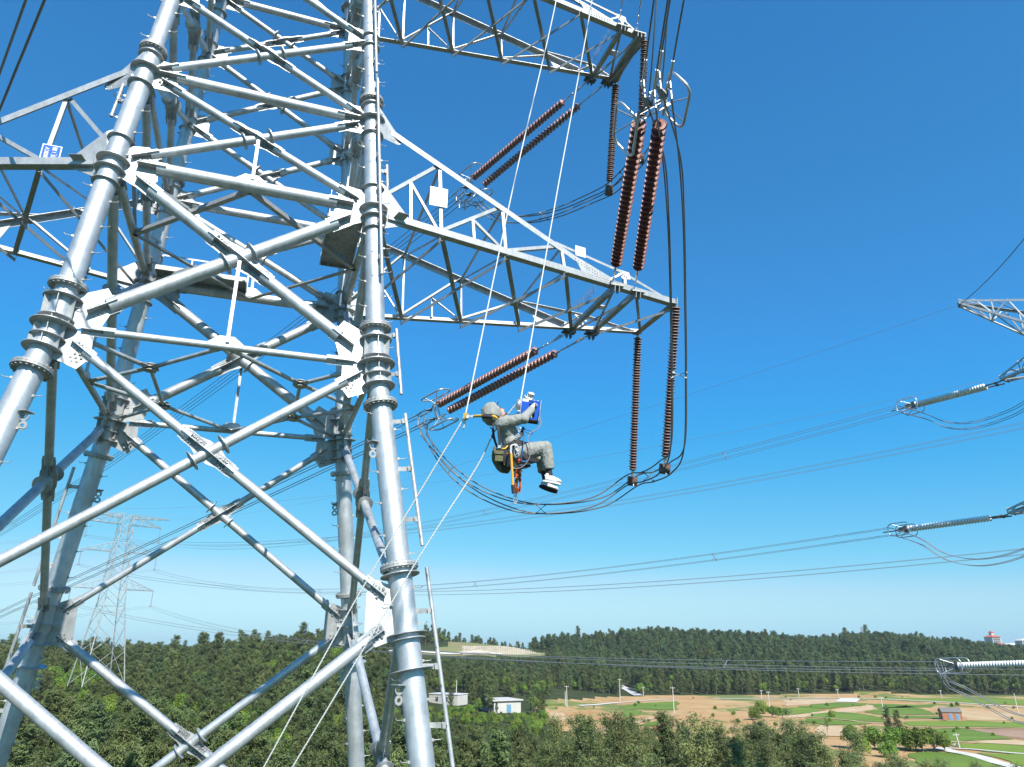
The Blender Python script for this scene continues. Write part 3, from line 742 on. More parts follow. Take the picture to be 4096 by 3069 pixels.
# rod insulators that hold the jumpers
WRl, WFl = V(16.36, 3.07, 6.9), V(16.3, .29, 6.8)
WRu, WFu = at_ly(2437, 750, 3.2), at_ly(2559, 622, .7)
RODS = [(V(16.28, 1.6, h1 - .05), WRl, 'dark brown ribbed rod insulator hanging from the back corner of the lower arm tip'),
        (V(16.28, -1.6, h1 - .05), WFl, 'dark brown ribbed rod insulator hanging from the front corner of the lower arm tip'),
        (V(15.95, 1.5, h3 - .05), WRu, 'dark red ribbed rod insulator hanging from the back corner of the upper arm tip'),
        (V(15.95, -1.5, h3 - .05), WFu, 'dark red ribbed rod insulator behind the grading rings, under the upper arm')]
for a, b, l in RODS:
    rod_string(W(a), W(b), l, 'jumper rod insulators', r=.195 if a[2] < 20 else .19, nd=50)
    p = W(b); u = nz(p - W(a)); x = nz(WD((.35, 1, 0))); x = nz(x - u * (x @ u)); y = np.cross(u, x)
    t = thing('jumper_weight', p, 'rusty brown iron weight block under the ' + ('back' if b[1] > 2 else 'front') + (' lower' if a[2] < 20 else ' upper') + ' rod insulator', 'weight', 'jumper weights')
    g = MB(); ring = []
    for i, (q, r_) in enumerate(((.30, .16), (.33, .08), (.33, -.08), (.30, -.16), (-.30, -.16), (-.33, -.08), (-.33, .08), (-.30, .16))): ring.append(p + x * q + u * (.1 + r_ * 1.0 + .06))
    g.plate(ring, y, .3); g.box(p + u * .16, x, u, y, .24, .20, .18)
    for q in (-.2, .2): g.bolt(p + x * q + y * .15 + u * .1, y, .03, .03); g.bolt(p + x * q - y * .15 + u * .1, -y, .03, .03)
    g.build('weight_block', mat('rusty_iron_' + str(len(bpy.data.materials)), (.15, .085, .065), .75, .2, var=.35, vscale=7), t)
    g = MB(); g.path([p - u * .12, p + u * .05], .04, 8)
    for dx in (-.3, .3):
        for dz in (-.02, .36): g.path([p + x * dx * .7 + u * .15, p + x * dx * 1.15 + u * dz], .02, 6)
    g.build('hanger_clamp', ALU, t)
ux = nz(WD((.35, 1, 0)))
sdL = nz(WD((1, -.3, 0))); Z = V(0, 0, 1)
def jumper(ends_r, ur, ends_f, uf, wR, wF, rp, fp, nm, lw):
    """four wires from the rear terminals, under both weights, up to the front terminals"""
    ro, fo = [], []; near = []
    for i in range(4):
        near.append(None)
    lab = ['bottom left', 'top left', 'bottom right', 'top right']
    J = []
    for i in range(4):
        a, b = (i // 2) * 2 - 1, 2 * (i % 2) - 1
        p1, tr = clamp(ends_r[i], ur, V(0, 0, -1), f'grey strain clamp behind the {nm} arm, {lab[i]} of four', 'strain clamps')
        ro.append(p1)
        off = sdL * a * .22 + Z * b * .2
        pts = [tr] + [W(q) + off * min(1, .6 + .25 * k) for k, q in enumerate(rp)] + [W(wR) + off * 1.1 + Z * -.12]
        offF = nz(WD((1, .3, 0))) * a * .24 + Z * b * .2
        pts += [W((wR + wF) / 2) + off + Z * -.22, W(wF) + off * 1.1 + Z * -.1]
        if ends_f is not None:
            p2, tf = clamp(ends_f[i], uf, V(0, 0, -1), f'white grey strain clamp above the tall grading rings, {lab[i]} of four', 'near strain clamps'); fo.append(p2)
            pts += [W(q) + nz(WD((.9, -.3, 0))) * a * .26 + nz(WD((0, -.5, 1))) * b * .1 for q in fp] + [tf]
        else: pts += [W(q) + nz(WD((.9, -.3, 0))) * a * .26 + nz(WD((0, -.5, 1))) * b * .1 for q in fp]
        J.append(spline(pts, 12)); wire(J[-1], .028, f'dark jumper wire looping under the {nm} arm, {lab[i]} of the four', 'wire', f'jumper wires of the {nm} arm')
    nR = (len(rp) + 1) * 12
    for f_ in (.22, .6):
        k = int(nR * f_) ; q = [J[i][k] for i in (0, 2, 1, 3)]
        spacer4(q, f'thin crossed spacer on the {nm} jumper wires, ' + ('near the yoke' if f_ < .5 else 'near the lowest point'), 'jumper spacers', DARKM)
    k = nR + 12; spacer4([J[i][k] for i in (0, 2, 1, 3)], f'crossed spacer between the two {nm} weights', 'jumper spacers', DARKM)
    k = nR + 24 + 24
    if k + 20 < len(J[0]): spacer4([J[i][k] for i in (0, 2, 1, 3)], f'crossed white spacer on the rising {nm} jumper wires', 'jumper spacers', ALU)
    return ro, fo
rp = [at_ly(1775, 1850, 7.6), at_ly(1900, 1955, 6.5), at_ly(2070, 2025, 5.5), at_ly(2230, 2035, 4.7), at_ly(2400, 2005, 3.9)]
fp = [at_ly(2710, 1790, -.8), at_ly(2716, 1500, -2.5), at_ly(2712, 1200, -4.2), at_ly(2705, 900, -6), at_ly(2688, 650, -7.6)]
ends, u, E = lo['rear']; fe, fu, _ = lo['front']
ro, fo = jumper(ends, u, fe, fu, WRl, WFl, rp, fp, 'lower', 0)
rpu = [at_ly(1905, 815, 7.4), at_ly(1985, 868, 6.6), at_ly(2100, 878, 5.8), at_ly(2230, 850, 5.0), at_ly(2350, 800, 4.1)]
fpu = [at_ly(2585, 560, -.3), at_ly(2618, 380, -2.0), at_ly(2640, 150, -3.6), at_ly(2655, -120, -5.0), at_ly(2660, -500, -7)]
endsu, uu_, _ = upc['rear']
rou, _ = jumper(endsu, uu_, None, None, WRu, WFu, rpu, fpu, 'upper', 0)
# line conductors
def sag(p0, p1, s_, n=40):
    return [p0 + (p1 - p0) * (i / n) - Z * 4 * s_ * (i / n) * (1 - i / n) for i in range(n + 1)]
def bundle(starts, dirL, pts, nm, group, r=.022, m_=WIRE, sp=None):
    """dirL: list of (distance, dz) along horizontal direction"""
    K = []
    for i, p in enumerate(starts):
        path = [p + dirL * t + Z * dz for t, dz in pts]
        K.append(spline(path, 10)); wire(K[-1], r, f'{nm}, {["bottom left", "top left", "bottom right", "top right"][i]} of the four', 'wire', group, 'conductor_wire', m_, 6)
    if sp:
        for k in sp: spacer4([K[i][k] for i in (0, 2, 1, 3)], f'small spacer on the {nm}' + f', {["nearer", "farther", "farthest"][sp.index(k)]} one', 'conductor spacers', DARKM)
def azd(d): a = math.radians(d); return WD((math.sin(a), math.cos(a), 0))
# fit of the sagging lines seen going back to the left
def fitline(p0, az, pix):
    """(distance, dz) of image points on the vertical plane through p0"""
    d = azd(az); n = V(d[1], -d[0], 0); out = []
    for px, py in pix:
        r = ray(px, py); P = r * ((p0 @ n) / (r @ n)); out.append((float((P - p0) @ d), float(P[2] - p0[2])))
    return d, out
c0 = sum(ro) / 4
d, tz = fitline(c0, -30, [(1447, 1795), (1049, 2000), (686, 2146), (298, 2315), (0, 2458)])
co = np.polyfit([0] + [t for t, _ in tz], [0] + [z for _, z in tz], 2, w=[5, 1, 1, 1, 1, 1]); co[0] = max(co[0], 0)
T = [0, 3, 8, 16, 30, 50, 80, 120, 180, 260]
bundle(ro, d, [(t, co[0] * t * t + co[1] * t) if t <= 80 else (t, co[0] * 6400 + co[1] * 80 + (2 * co[0] * 80 + co[1]) * (t - 80) * .6 + .0006 * (t - 80) ** 2) for t in T], 'dark conductor running back left from the lower arm', 'lower conductors', sp=[48, 62])
c0 = sum(rou) / 4
d, tz = fitline(c0, -30, [(1560, 975), (1198, 1280), (800, 1600), (407, 1878), (0, 2130)])
co = np.polyfit([0] + [t for t, _ in tz], [0] + [z for _, z in tz], 2, w=[5, 1, 1, 1, 1, 1])
bundle(rou, d, [(t, co[0] * t * t + co[1] * t) if t <= 80 else (t, co[0] * 6400 + co[1] * 80 + (2 * co[0] * 80 + co[1]) * (t - 80)) for t in T], 'dark conductor running back left from the upper arm', 'upper conductors', sp=[42, 57])
fdir = nz(V(fu[0], fu[1], 0))
bundle(fo, fdir, [(0, 0), (2, fu[2] * 2.0), (5, fu[2] * 4.2), (12, .3), (30, -.6), (60, -2), (120, -4)], 'thick dark conductor overhead from the tall grading rings', 'near conductors', r=.024)
# thin earth-side pair that crosses the top left corner
for i, (a, b) in enumerate((((125, -60), (-40, 400)), ((195, -40), (-45, 545)))):
    p0 = at_y(*a, 13.0); p1 = at_y(*b, 17.5); dd = p1 - p0
    wire([p0 - dd * 1.2, p0, p1, p1 + dd * 2], .035, f'dark conductor crossing the top left corner, {["left", "right"][i]} one', 'wire', 'corner conductors', 'conductor_wire')

# ---------------------------------------------------------------- the other line: right tower, far tower, conductors between them
def az_at(px, py, D):
    r = ray(px, py); return r * D / math.hypot(r[0], r[1])
def small_tower(base, top_z, az, arms, w_base, w_waist, zw, w_top, label, nmfull, m_=STEEL3, tr=.15, ar=.06):
    base = np.asarray(base, float); t = thing('lattice_tower', base, label, 'transmission tower', 'towers of the far line')
    a = math.radians(az); X = V(math.cos(a), math.sin(a), 0); Y = V(-math.sin(a), math.cos(a), 0)
    def hw_(z): return w_base + (w_waist - w_base) * (z - base[2]) / (zw - base[2]) if z < zw else w_waist + (w_top - w_waist) * (z - zw) / (top_z - zw)
    def P(sx, sy, z): w = hw_(z); return base * V(1, 1, 0) + X * sx * w + Y * sy * w + Z * z
    cs = [(-1, -1), (1, -1), (1, 1), (-1, 1)]
    for sx, sy in cs:
        g = MB(); g.tube(P(sx, sy, base[2] - .6), P(sx, sy, zw), tr * 1.2, tr, n=8); g.tube(P(sx, sy, zw), P(sx, sy, top_z), tr, tr * .8, n=8)
        z = base[2] + 4
        while z < top_z: g.tube(P(sx, sy, z), P(sx, sy, z + .25), tr * 1.9, n=8, smooth=False); z += 6.4
        g.build('leg', m_, t)
    zs = [base[2]]
    while zs[-1] < top_z - 1.5: zs.append(min(top_z, zs[-1] + max(2.6, hw_(zs[-1]) * 1.55)))
    for i in range(len(zs) - 1):
        g = MB(); z0, z1 = zs[i], zs[i + 1]
        for q in range(4):
            c0, c1 = cs[q], cs[(q + 1) % 4]
            g.tube(P(*c0, z0), P(*c1, z1), ar, n=6, caps=False); g.tube(P(*c1, z0), P(*c0, z1), ar, n=6, caps=False)
            if i % 3 == 2: g.tube(P(*c0, z1), P(*c1, z1), ar * .9, n=6, caps=False)
        g.build('brace_panel', m_, t)
    tips = {}
    for name, z, L, dep, wt, up_ in arms:
        for s_ in (-1, 1):
            g = MB(); w = hw_(z); n = max(3, int((L - w) / 2.2)); tipc = base * V(1, 1, 0) + X * s_ * L + Z * (z + (dep * .9 if up_ else 0))
            def b_(k, sy): return P(s_, sy, z) + (tipc + Y * sy * wt - P(s_, sy, z)) * k
            def t_(k, sy): return P(s_, sy, z + dep) + (tipc + Y * sy * wt + Z * .05 - P(s_, sy, z + dep)) * k
            for sy in (-1, 1):
                g.tube(b_(0, sy), b_(1, sy), ar * 1.2, n=6); g.tube(t_(0, sy), t_(1, sy), ar * 1.2, n=6)
                for k in range(n):
                    g.tube(b_(k / n, sy), t_(min(1, (k + .5) / n), sy), ar * .8, n=5, caps=False); g.tube(t_((k + .5) / n, sy), b_((k + 1) / n, sy), ar * .8, n=5, caps=False)
            for k in range(n):
                g.tube(b_(k / n, -1), b_((k + 1) / n, 1), ar * .7, n=5, caps=False); g.tube(b_(k / n, 1), b_((k + 1) / n, -1), ar * .7, n=5, caps=False)
            g.tube(b_(1, -1), b_(1, 1), ar, n=6)
            g.build('crossarm', m_, t); tips[(name, s_)] = tipc
    return t, tips
far_az = 43
fb = az_at(385, 2735, 250)
ft, ftips = small_tower(fb, 39.0, 48, [('top', 35.9, 10.6, 2.9, .3, False), ('mid', 27.6, 10.8, 2.9, .2, False), ('low', 16.8, 11.5, 3.0, .2, False), ('peak', 37.6, 13.0, 1.3, .15, True)],
                       5.5, 2.8, 13.4, 1.45, 'distant pale lattice tower on the wooded slope at far left, seen between the tube legs', 'far')
rtb = V(42.9, 45.2, -24)
rt, rtips = small_tower(rtb, 36, 30, [], 5.6, 2.6, 4, 2.0, 'neighbouring pale lattice tower whose crossarm ends reach in at the right edge', 'right', tr=.25, ar=.11)
def free_arm(t, tip, root, half_root, depth_root, tipw=.35, n=6, r=.09, peak=False):
    """an open lattice arm from the tower body to its tip"""
    u = nz((root - tip) * V(1, 1, 0)); sd = V(-u[1], u[0], 0); g = MB()
    def b_(k, s_): return tip + (root - tip) * k + sd * s_ * (tipw + (half_root - tipw) * k)
    def t_(k, s_): return b_(k, s_) + Z * (.35 + depth_root * k)
    for s_ in (-1, 1):
        g.angle(b_(0, s_), b_(1, s_), .16, Z, -sd * s_); g.angle(t_(0, s_), t_(1, s_), .16, -Z, -sd * s_)
        for k in range(n):
            g.angle(b_(k / n, s_), t_((k + .5) / n, s_), .08, u, sd); g.angle(t_((k + .5) / n, s_), b_((k + 1) / n, s_), .08, u, sd); g.angle(b_(k / n, s_), t_(k / n, s_), .09, u, sd)
    for k in range(n):
        g.angle(b_(k / n, -1), b_((k + 1) / n, 1), .09, Z, u); g.angle(b_(k / n, 1), b_(k / n, -1), .09, Z, u); g.angle(t_(k / n, -1), t_((k + 1) / n, 1), .08, Z, u)
    g.angle(b_(0, -1), b_(0, 1), .2, Z, u)
    return g.build('crossarm', STEEL2, t)
def rarm(px, py, D, lab, peak=False, dep=2.6):
    tip = az_at(px, py, D); root = rtb * V(1, 1, 0) + Z * (tip[2] - (7.2 if peak else 0))
    free_arm(rt, tip, root, 2.4, dep, .5 if not peak else .3, 5); return tip
# string ends and conductors; D = horizontal distance of the near-line ends
rw = []
RS = [((4012, 1530), (3655, 1622), 66, 'upper', 66.5), ((4040, 2062), (3625, 2118), 66, 'middle', 66.5), ((4230, 2650), (3830, 2663), 60, 'bottom', 60)]
rarm(3835, 1222, 60, 'peak', True, 4.3)
for (a, e, D, nm, D2) in RS:
    tip = rarm(a[0] + 4, a[1] - 4, D, nm)
    A = az_at(*a, D)
    # the string runs away toward the far tower
    tgt = ftips[('top', 1)] if nm == 'upper' else ftips[('mid', 1)] if nm == 'middle' else ftips[('low', 1)]
    dh = nz((tgt - A) * V(1, 1, 0)); n = V(dh[1], -dh[0], 0); r = ray(*e); E = r * ((A @ n) / (r @ n))
    t = thing('insulator_string', A, f'white porcelain disc string of the {nm} arm at the right edge', 'insulator', 'white insulator strings')
    L = np.linalg.norm(E - A); u = nz(E - A); nd = 28; s0 = L * .17; pitch = (L * .97 - s0) / nd
    me = disc_data(WPORC, DISC, 1.12, 14, 'w')
    sdv = nz(np.cross(u, Z))
    for q in (-.3, .3):
        g = MB(); g.path([A + sdv * q * 1.4, A + u * s0 + sdv * q], .06, 6); g.ball(A + u * s0 * .4 + sdv * q, .12, 8, 6); g.build('link_fitting', DARKM, t)
    for i in range(nd):
        for q in (-.28, .28):
            o = bpy.data.objects.new('disc', me); SC.collection.objects.link(o); o.parent = t; o.location = Vector(u * (s0 + i * pitch) + sdv * q)
            o.rotation_mode = 'QUATERNION'; o.rotation_quaternion = Vector(u).to_track_quat('Z', 'Y')
    yt = thing('yoke_assembly', E, f'light yoke and grading rings at the left end of the white {nm} string', 'yoke', 'yokes of the far line'); upv = nz(np.cross(sdv, u)); upv = upv if upv[2] > 0 else -upv
    for q in (-.75, .75):
        g = MB(); g.path(racetrack(E + sdv * q + u * .3, u, upv, .85, .5, .34), .038, 6, closed=True); g.path([E - u * .2, E + sdv * q + u * .9 + upv * .5], .03, 5); g.path([E - u * .2, E + sdv * q + u * .9 - upv * .5], .03, 5); g.build('grading_ring', ALU, yt)
    g = MB(); g.plate([E - u * .1 + upv * .3, E - u * .1 - upv * .3, E + u * .6 - upv * .12, E + u * .6 + upv * .12], sdv, .5); g.path([E + u * .5, E + u * 1.9], .05, 6); g.build('yoke_plate', DARKM, yt)
    Q = []
    for i, (b, c) in enumerate(((1, -1), (-1, -1), (1, 1), (-1, 1))):
        o = sdv * c * .32 + upv * b * .3; p0 = E + u * 1.2 + o; end = tgt - Z * 4.6 + o * 1.2
        P = sag(p0, end, {'upper': 5.4, 'middle': 5.5, 'bottom': 4.0}[nm], 50); Q.append(P)
        wire(P, .019, f'thin conductor from the white {nm} string to the far tower, {["top left", "bottom left", "top right", "bottom right"][i]} of the four', 'wire', f'{nm} far line conductors', 'conductor_wire', WIREF, 5)
        # jumper loop below the string
        jp = {'upper': [(3700, 1665), (3790, 1700), (3900, 1700), (4040, 1655), (4120, 1610)], 'middle': [(3680, 2165), (3780, 2225), (3900, 2250), (4020, 2235), (4150, 2190)], 'bottom': [(3790, 2730), (3870, 2770), (3960, 2820), (4060, 2870), (4200, 2900)]}[nm]
        wire(spline([p0] + [az_at(x, y, D - 1 - k * .4) + o * .8 for k, (x, y) in enumerate(jp)], 8), .026, f'jumper wire looping under the white {nm} string, {["top left", "bottom left", "top right", "bottom right"][i]} of four', 'wire', 'jumper wires of the far line', 'jumper_wire', WIREF, 5)
    for k in (4, 13, 24):
        spacer4([Q[i][k] for i in (0, 2, 1, 3)], f'tiny spacer on conductors of the white {nm} string, {["nearest", "middle", "farthest"][(4, 13, 24).index(k)]}', 'far line spacers', WIREF, .03)
# second circuit on the far side, and suspension strings at the far tower
for nm, s_, (px, py), D, sg_ in (('top', 1, (4150, 1690), 92, 6.5), ('mid', 1, (4160, 2200), 92, 6.0), ('low', 1, (4150, 2690), 95, 4)):
    st = az_at(px, py, D); end = ftips[(nm, -1)] - Z * 4.6
    for i, (b, c) in enumerate(((1, -1), (-1, -1), (1, 1), (-1, 1))):
        o = V(.3 * c, .1 * c, .28 * b)
        wire(sag(st + o, end + o, sg_, 50), .019, f'thin conductor of the farther circuit, {nm} level, {["top left", "bottom left", "top right", "bottom right"][i]} of the four', 'wire', f'{nm} farther circuit conductors', 'conductor_wire', WIREF, 5)
back = nz(V(-1, -.12, 0))
for (nm, s_), p in ftips.items():
    if nm == 'peak': continue
    q = p - Z * 4.5
    t = thing('rod_insulator', p, f'tiny rod insulator under the {nm} arm, distant tower, {"right" if s_ > 0 else "left"} end', 'insulator', 'far tower insulators')
    g = MB(); g.lathe(p, -Z, [(.2 + .2 * i, .13 if i % 2 else .05) for i in range(21)], 8); g.build('shed_column', WIREF, t)
    g = MB(); g.box(q, V(1, 0, 0), V(0, 1, 0), Z, .35, .2, .15); g.build('suspension_clamp', STEEL2, t)
    for i in (0, 1):
        o = V(0, 0, .25 * (1 if i else -1))
        wire(sag(q + o, q + o + V(-150, -60, -8), 5, 20), .03, f'thin conductor left of the {nm} arm, distant tower, {["lower", "upper"][i]}, {"right" if s_ > 0 else "left"} side', 'wire', 'conductors beyond the far tower', 'conductor_wire', WIREF, 5)
# earth wires
e1 = az_at(3820, 1225, 60)
wire(sag(e1, ftips[('peak', 1)] + Z * .5, 4.5, 40), .013, 'thin earth wire from the top right arm tip down to the distant tower', 'wire', None, 'earth_wire', WIREF, 5)
wire(sag(az_at(3835, 1222, 60), az_at(4200, 820, 45), .4, 12), .03, 'earth wire rising off the top right arm tip to the right edge', 'wire', None, 'earth_wire', WIREF, 5)
wire(sag(az_at(4100, 1490, 95), ftips[('peak', -1)] + Z * .5, 5.0, 40), .02, 'second hair-thin earth wire crossing behind the jumper loop', 'wire', None, 'earth_wire', WIREF, 5)
# ---------------------------------------------------------------- the land
GPX = [-1500, -300, 330, 700, 1000, 1300, 1520, 1700, 1900, 2100, 2500, 3000, 3500, 4096, 5600]
GY = [0, 60, 100, 150, 200, 280, 350, 432, 490, 560, 650, 760, 1000, 1600]
GZ = [[-24, -24, -24, -24, -24, -24, -24, -24, -24, -24, -24, -25, -25, -26, -26],
      [-20, -20, -19, -19, -19, -19, -19, -19, -19, -18.5, -19, -21, -24, -26, -26],
      [-19, -19, -18.5, -18.5, -19, -19.5, -20, -20, -19, -18.5, -18.5, -20.5, -24, -25, -25],
      [-18, -18, -19.5, -19, -19.5, -21, -24, -25, -25, -23.5, -23, -23, -24, -24.3, -24.3],
      [-16, -17, -18, -17.5, -17.5, -19, -24, -25.5, -26, -25, -24, -24, -24, -24, -24],
      [-12, -11, -11, -13, -12, -11, -17, -20, -20.5, -21.5, -24, -24, -24, -24, -24],
      [-8, -8, -8, -10, -7, -2, -10, -18, -20, -21, -24, -24, -24, -24, -24],
      [-7, -8, -10, -10, -4, 0, -7, -17, -19, -20, -24, -24, -24, -24, -24],
      [-8, -9, -10, -11, -6, -2, -8, -16.5, -18, -19, -19, -18, -18, -18.5, -19],
      [-9, -10, -10, -11, -9, -5, -6, -10, -12, -14, -10, -9, -9, -12, -13],
      [-9, -9, -9, -10, -9, -5, 1, 3.5, 5.0, 0, 3.2, 2.2, .5, -6, -8],
      [-10, -10, -10, -10, -10, -7, 1, 2, -2, -9, 3.5, 3, 1, -9, -10],
      [-12, -12, -12, -12, -12, -12, -12, -10, -12, -14, -4, -6, -6, -12, -12], [-14] * 15]
GZ = np.array(GZ, float)
GA = [(p - 2048) / FPX / 1.085 for p in GPX]
HPX = [2250, 2400, 2500, 2750, 3000, 3250, 3500, 3700, 3900, 4096, 4400]
HDZ = [0, -1.0, 1.5, 3.0, .5, -4.0, 2.2, 1.0, -1.5, -2.0, 0]
def ground(x, y):
    y = max(float(y), 0.0); a = float(x) / max(y, 25.0)
    a = min(max(a, GA[0]), GA[-1]); yy = min(y, GY[-1] - .01)
    j = 0
    while a > GA[j + 1] and j < len(GA) - 2: j += 1
    i = 0
    while yy > GY[i + 1] and i < len(GY) - 2: i += 1
    s = lambda t: t * t * (3 - 2 * t) * .5 + t * .5
    u = s((a - GA[j]) / (GA[j + 1] - GA[j])); v = s((yy - GY[i]) / (GY[i + 1] - GY[i]))
    z = GZ[i][j] * (1 - u) * (1 - v) + GZ[i][j + 1] * u * (1 - v) + GZ[i + 1][j] * (1 - u) * v + GZ[i + 1][j + 1] * u * v
    if 500 < y < 900:
        px_ = 2048 + a * FPX * 1.085; z += min(1, max(0, (y - 500) / 140)) * float(np.interp(px_, HPX, HDZ))
    if z > -23.4: 
        k = min(1, (z + 23.4) / 4) * min(1, y / 100)
        z += k * (1.2 * math.sin(x * .043 + 1.3) * math.sin(y * .037) + .6 * math.sin(x * .11 + y * .07))
    return z
def px_of(P):
    fz = P[1] * _c + P[2] * _s; up_ = -P[1] * _s + P[2] * _c
    if fz < .1: return (-9e9, -9e9)
    u, v = P[0] / fz * FPX, -up_ / fz * FPX
    return 2048 + _cr * u - _sr * v, 1534.5 + _sr * u + _cr * v
def on_ground(px, py, y0=30.0, y1=1400.0):
    r = ray(px, py); y = y0; prev = None
    while y < y1:
        P = r * y / r[1]
        if P[2] <= ground(P[0], P[1]):
            lo, hi = y - 2, y
            for _ in range(14):
                m = (lo + hi) / 2; Q = r * m / r[1]
                if Q[2] <= ground(Q[0], Q[1]): hi = m
                else: lo = m
            Q = r * hi / r[1]; Q[2] = ground(Q[0], Q[1]); return Q
        y += 2
    return r * y1 / r[1]
def inpoly(x, y, P):
    c = False; n = len(P)
    for i in range(n):
        x0, y0 = P[i]; x1, y1 = P[i - 1]
        if (y0 > y) != (y1 > y) and x < (x1 - x0) * (y - y0) / (y1 - y0) + x0: c = not c
    return c
def soil_mat():
    m = mat('orange_soil', (.40, .215, .09), .95, 0, col2=(.48, .335, .17), vscale=.05, bump=.5, bscale=.6, detail=8, spec=.1); nt = m.node_tree; N = nt.nodes; K = nt.links; b = N['Principled BSDF']
    src = b.inputs['Base Color'].links[0].from_socket; tc = N.new('ShaderNodeTexCoord'); mp = N.new('ShaderNodeMapping'); mp.inputs['Scale'].default_value = (1, .6, 1); K.new(tc.outputs['Object'], mp.inputs[0])
    no = N.new('ShaderNodeTexNoise'); no.inputs['Scale'].default_value = .032; no.inputs['Detail'].default_value = 9; no.inputs['Roughness'].default_value = .68; K.new(mp.outputs[0], no.inputs['Vector'])
    r = N.new('ShaderNodeValToRGB'); r.color_ramp.elements[0].position = .52; r.color_ramp.elements[1].position = .57; K.new(no.outputs['Fac'], r.inputs[0])
    mx = N.new('ShaderNodeMixRGB'); mx.inputs[2].default_value = (.16, .19, .055, 1); K.new(r.outputs[0], mx.inputs[0]); K.new(src, mx.inputs[1]); K.new(mx.outputs[0], b.inputs['Base Color']); return m
SOIL = soil_mat(); SOIL0 = mat('bare_orange_soil', (.40, .22, .10), .95, 0, col2=(.50, .38, .22), vscale=.06, bump=.5, bscale=.6, detail=8, spec=.1)
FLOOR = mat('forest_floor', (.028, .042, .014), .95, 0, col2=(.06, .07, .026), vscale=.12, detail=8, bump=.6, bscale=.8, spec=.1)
TAN = mat('dry_grass_slope', (.26, .21, .11), .95, 0, col2=(.17, .20, .075), vscale=.035, detail=8, spec=.1)
FIELD = mat('young_crop', (.085, .155, .022), .9, 0, col2=(.16, .23, .045), vscale=.03, detail=9, bump=.5, bscale=1.5, spec=.1, stretch=(1, 3, 1))
FIELD2 = mat('yellowed_crop', (.19, .25, .04), .9, 0, col2=(.12, .20, .035), vscale=.045, detail=8, bump=.4, bscale=1.5, spec=.1)
SAND = mat('pale_sand', (.55, .42, .27), .95, 0, col2=(.44, .30, .17), vscale=.12, detail=7, bump=.4, bscale=1.0, spec=.1)
BROWN = mat('ploughed_soil', (.27, .17, .11), .95, 0, col2=(.36, .24, .17), vscale=.1, detail=7, bump=.5, bscale=1.2, spec=.1)
CONC = mat('road_concrete', (.58, .55, .49), .85, 0, var=.12, vscale=.3, spec=.2)
VALLEY = [(2190, 2800), (2300, 2798), (2420, 2787), (2600, 2783), (2996, 2782), (3290, 2772), (3560, 2770), (3700, 2778), (4096, 2784), (4600, 2790), (4900, 3400), (3700, 3400), (2980, 3110), (2650, 3010), (2300, 2950), (2180, 2880), (2140, 2800)]
BARE = [(1792, 2560), (1860, 2558), (1960, 2566), (2060, 2583), (2185, 2615), (2165, 2626), (1700, 2622), (1560, 2605), (1720, 2598), (1800, 2590)]
b = MB(); rows = [-60, -20, 0, 20, 40]
y = 50.0
while y < 620: rows.append(y); y *= 1.022
while y < 1500: rows.append(y); y *= 1.045
rows += [2000, 3000, 4250]
cols = np.linspace(-1.45, 1.55, 190); vs = []; fs = []; mis = []
for y in rows:
    for a in cols:
        x = a * max(y, 120.0); vs.append((x, y, ground(x, y)))
nc = len(cols)
for i in range(len(rows) - 1):
    for j in range(nc - 1): fs.append((i * nc + j, i * nc + j + 1, (i + 1) * nc + j + 1, (i + 1) * nc + j))
b.add(vs, fs, True)
for f in fs:
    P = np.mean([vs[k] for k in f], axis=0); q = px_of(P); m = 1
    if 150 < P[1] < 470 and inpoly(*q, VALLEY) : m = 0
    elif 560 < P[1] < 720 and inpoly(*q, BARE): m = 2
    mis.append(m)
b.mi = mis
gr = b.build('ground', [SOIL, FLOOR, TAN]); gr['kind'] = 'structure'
# far hills on the horizon
HILL = mat('far_hill', (.05, .075, .05), .95, 0, var=.3, vscale=.01)
def ridge(y, x0, x1, prof, name, base=-20, dep=260):
    g = MB(); n = 60; top = []
    for i in range(n + 1):
        t = i / n; x = x0 + (x1 - x0) * t; z = prof(t); top.append((x, z))
    vs = []
    for x, z in top:
        for k, (dy, f) in enumerate(((-dep, 0), (-dep * .6, .45), (-dep * .25, .85), (0, 1), (dep * .6, .5), (dep, 0))): vs.append((x, y + dy, base + (z - base) * f))
    g.add(vs, [(i * 6 + k, (i + 1) * 6 + k, (i + 1) * 6 + k + 1, i * 6 + k + 1) for i in range(n) for k in range(5)], True)
    o = g.build(name, HILL); o['kind'] = 'structure'; return o
ridge(3600, -3600, -500, lambda t: 4 + 40 * max(0, math.sin(t * 9.5)) * (.4 + .6 * t) + 8 * math.sin(t * 31), 'hills', dep=500)
# patches of crop, bare soil, banks and tracks
def drape(pts, name, m, dz=.12, kind='structure', label=None, step=None):
    P = [on_ground(*p) for p in pts]; Q = []; R_ = random.Random(len(pts) * 7 + int(P[0][0]))
    for i, p in enumerate(P):
        n_ = P[(i + 1) % len(P)]; L = np.linalg.norm(n_ - p); k = max(1, int(L / 3.5)); Q.append(p)
        for j in range(1, k): t = j / k; Q.append(p * (1 - t) + n_ * t + V(R_.gauss(0, .5), R_.gauss(0, .9), 0))
    lowe = Q
    g = MB(); bm_pts = [(p[0], p[1], ground(p[0], p[1]) + dz) for p in lowe]
    g.add(bm_pts, [tuple(range(len(bm_pts)))]); o = g.build(name, m); o['kind'] = kind
    return o
def C8(pts): return [(2996 + x / 2.011, 2245 + y / 2.011) for x, y in pts]
def C7(pts): return [(1600 + x / 2.011, 2245 + y / 2.011) for x, y in pts]
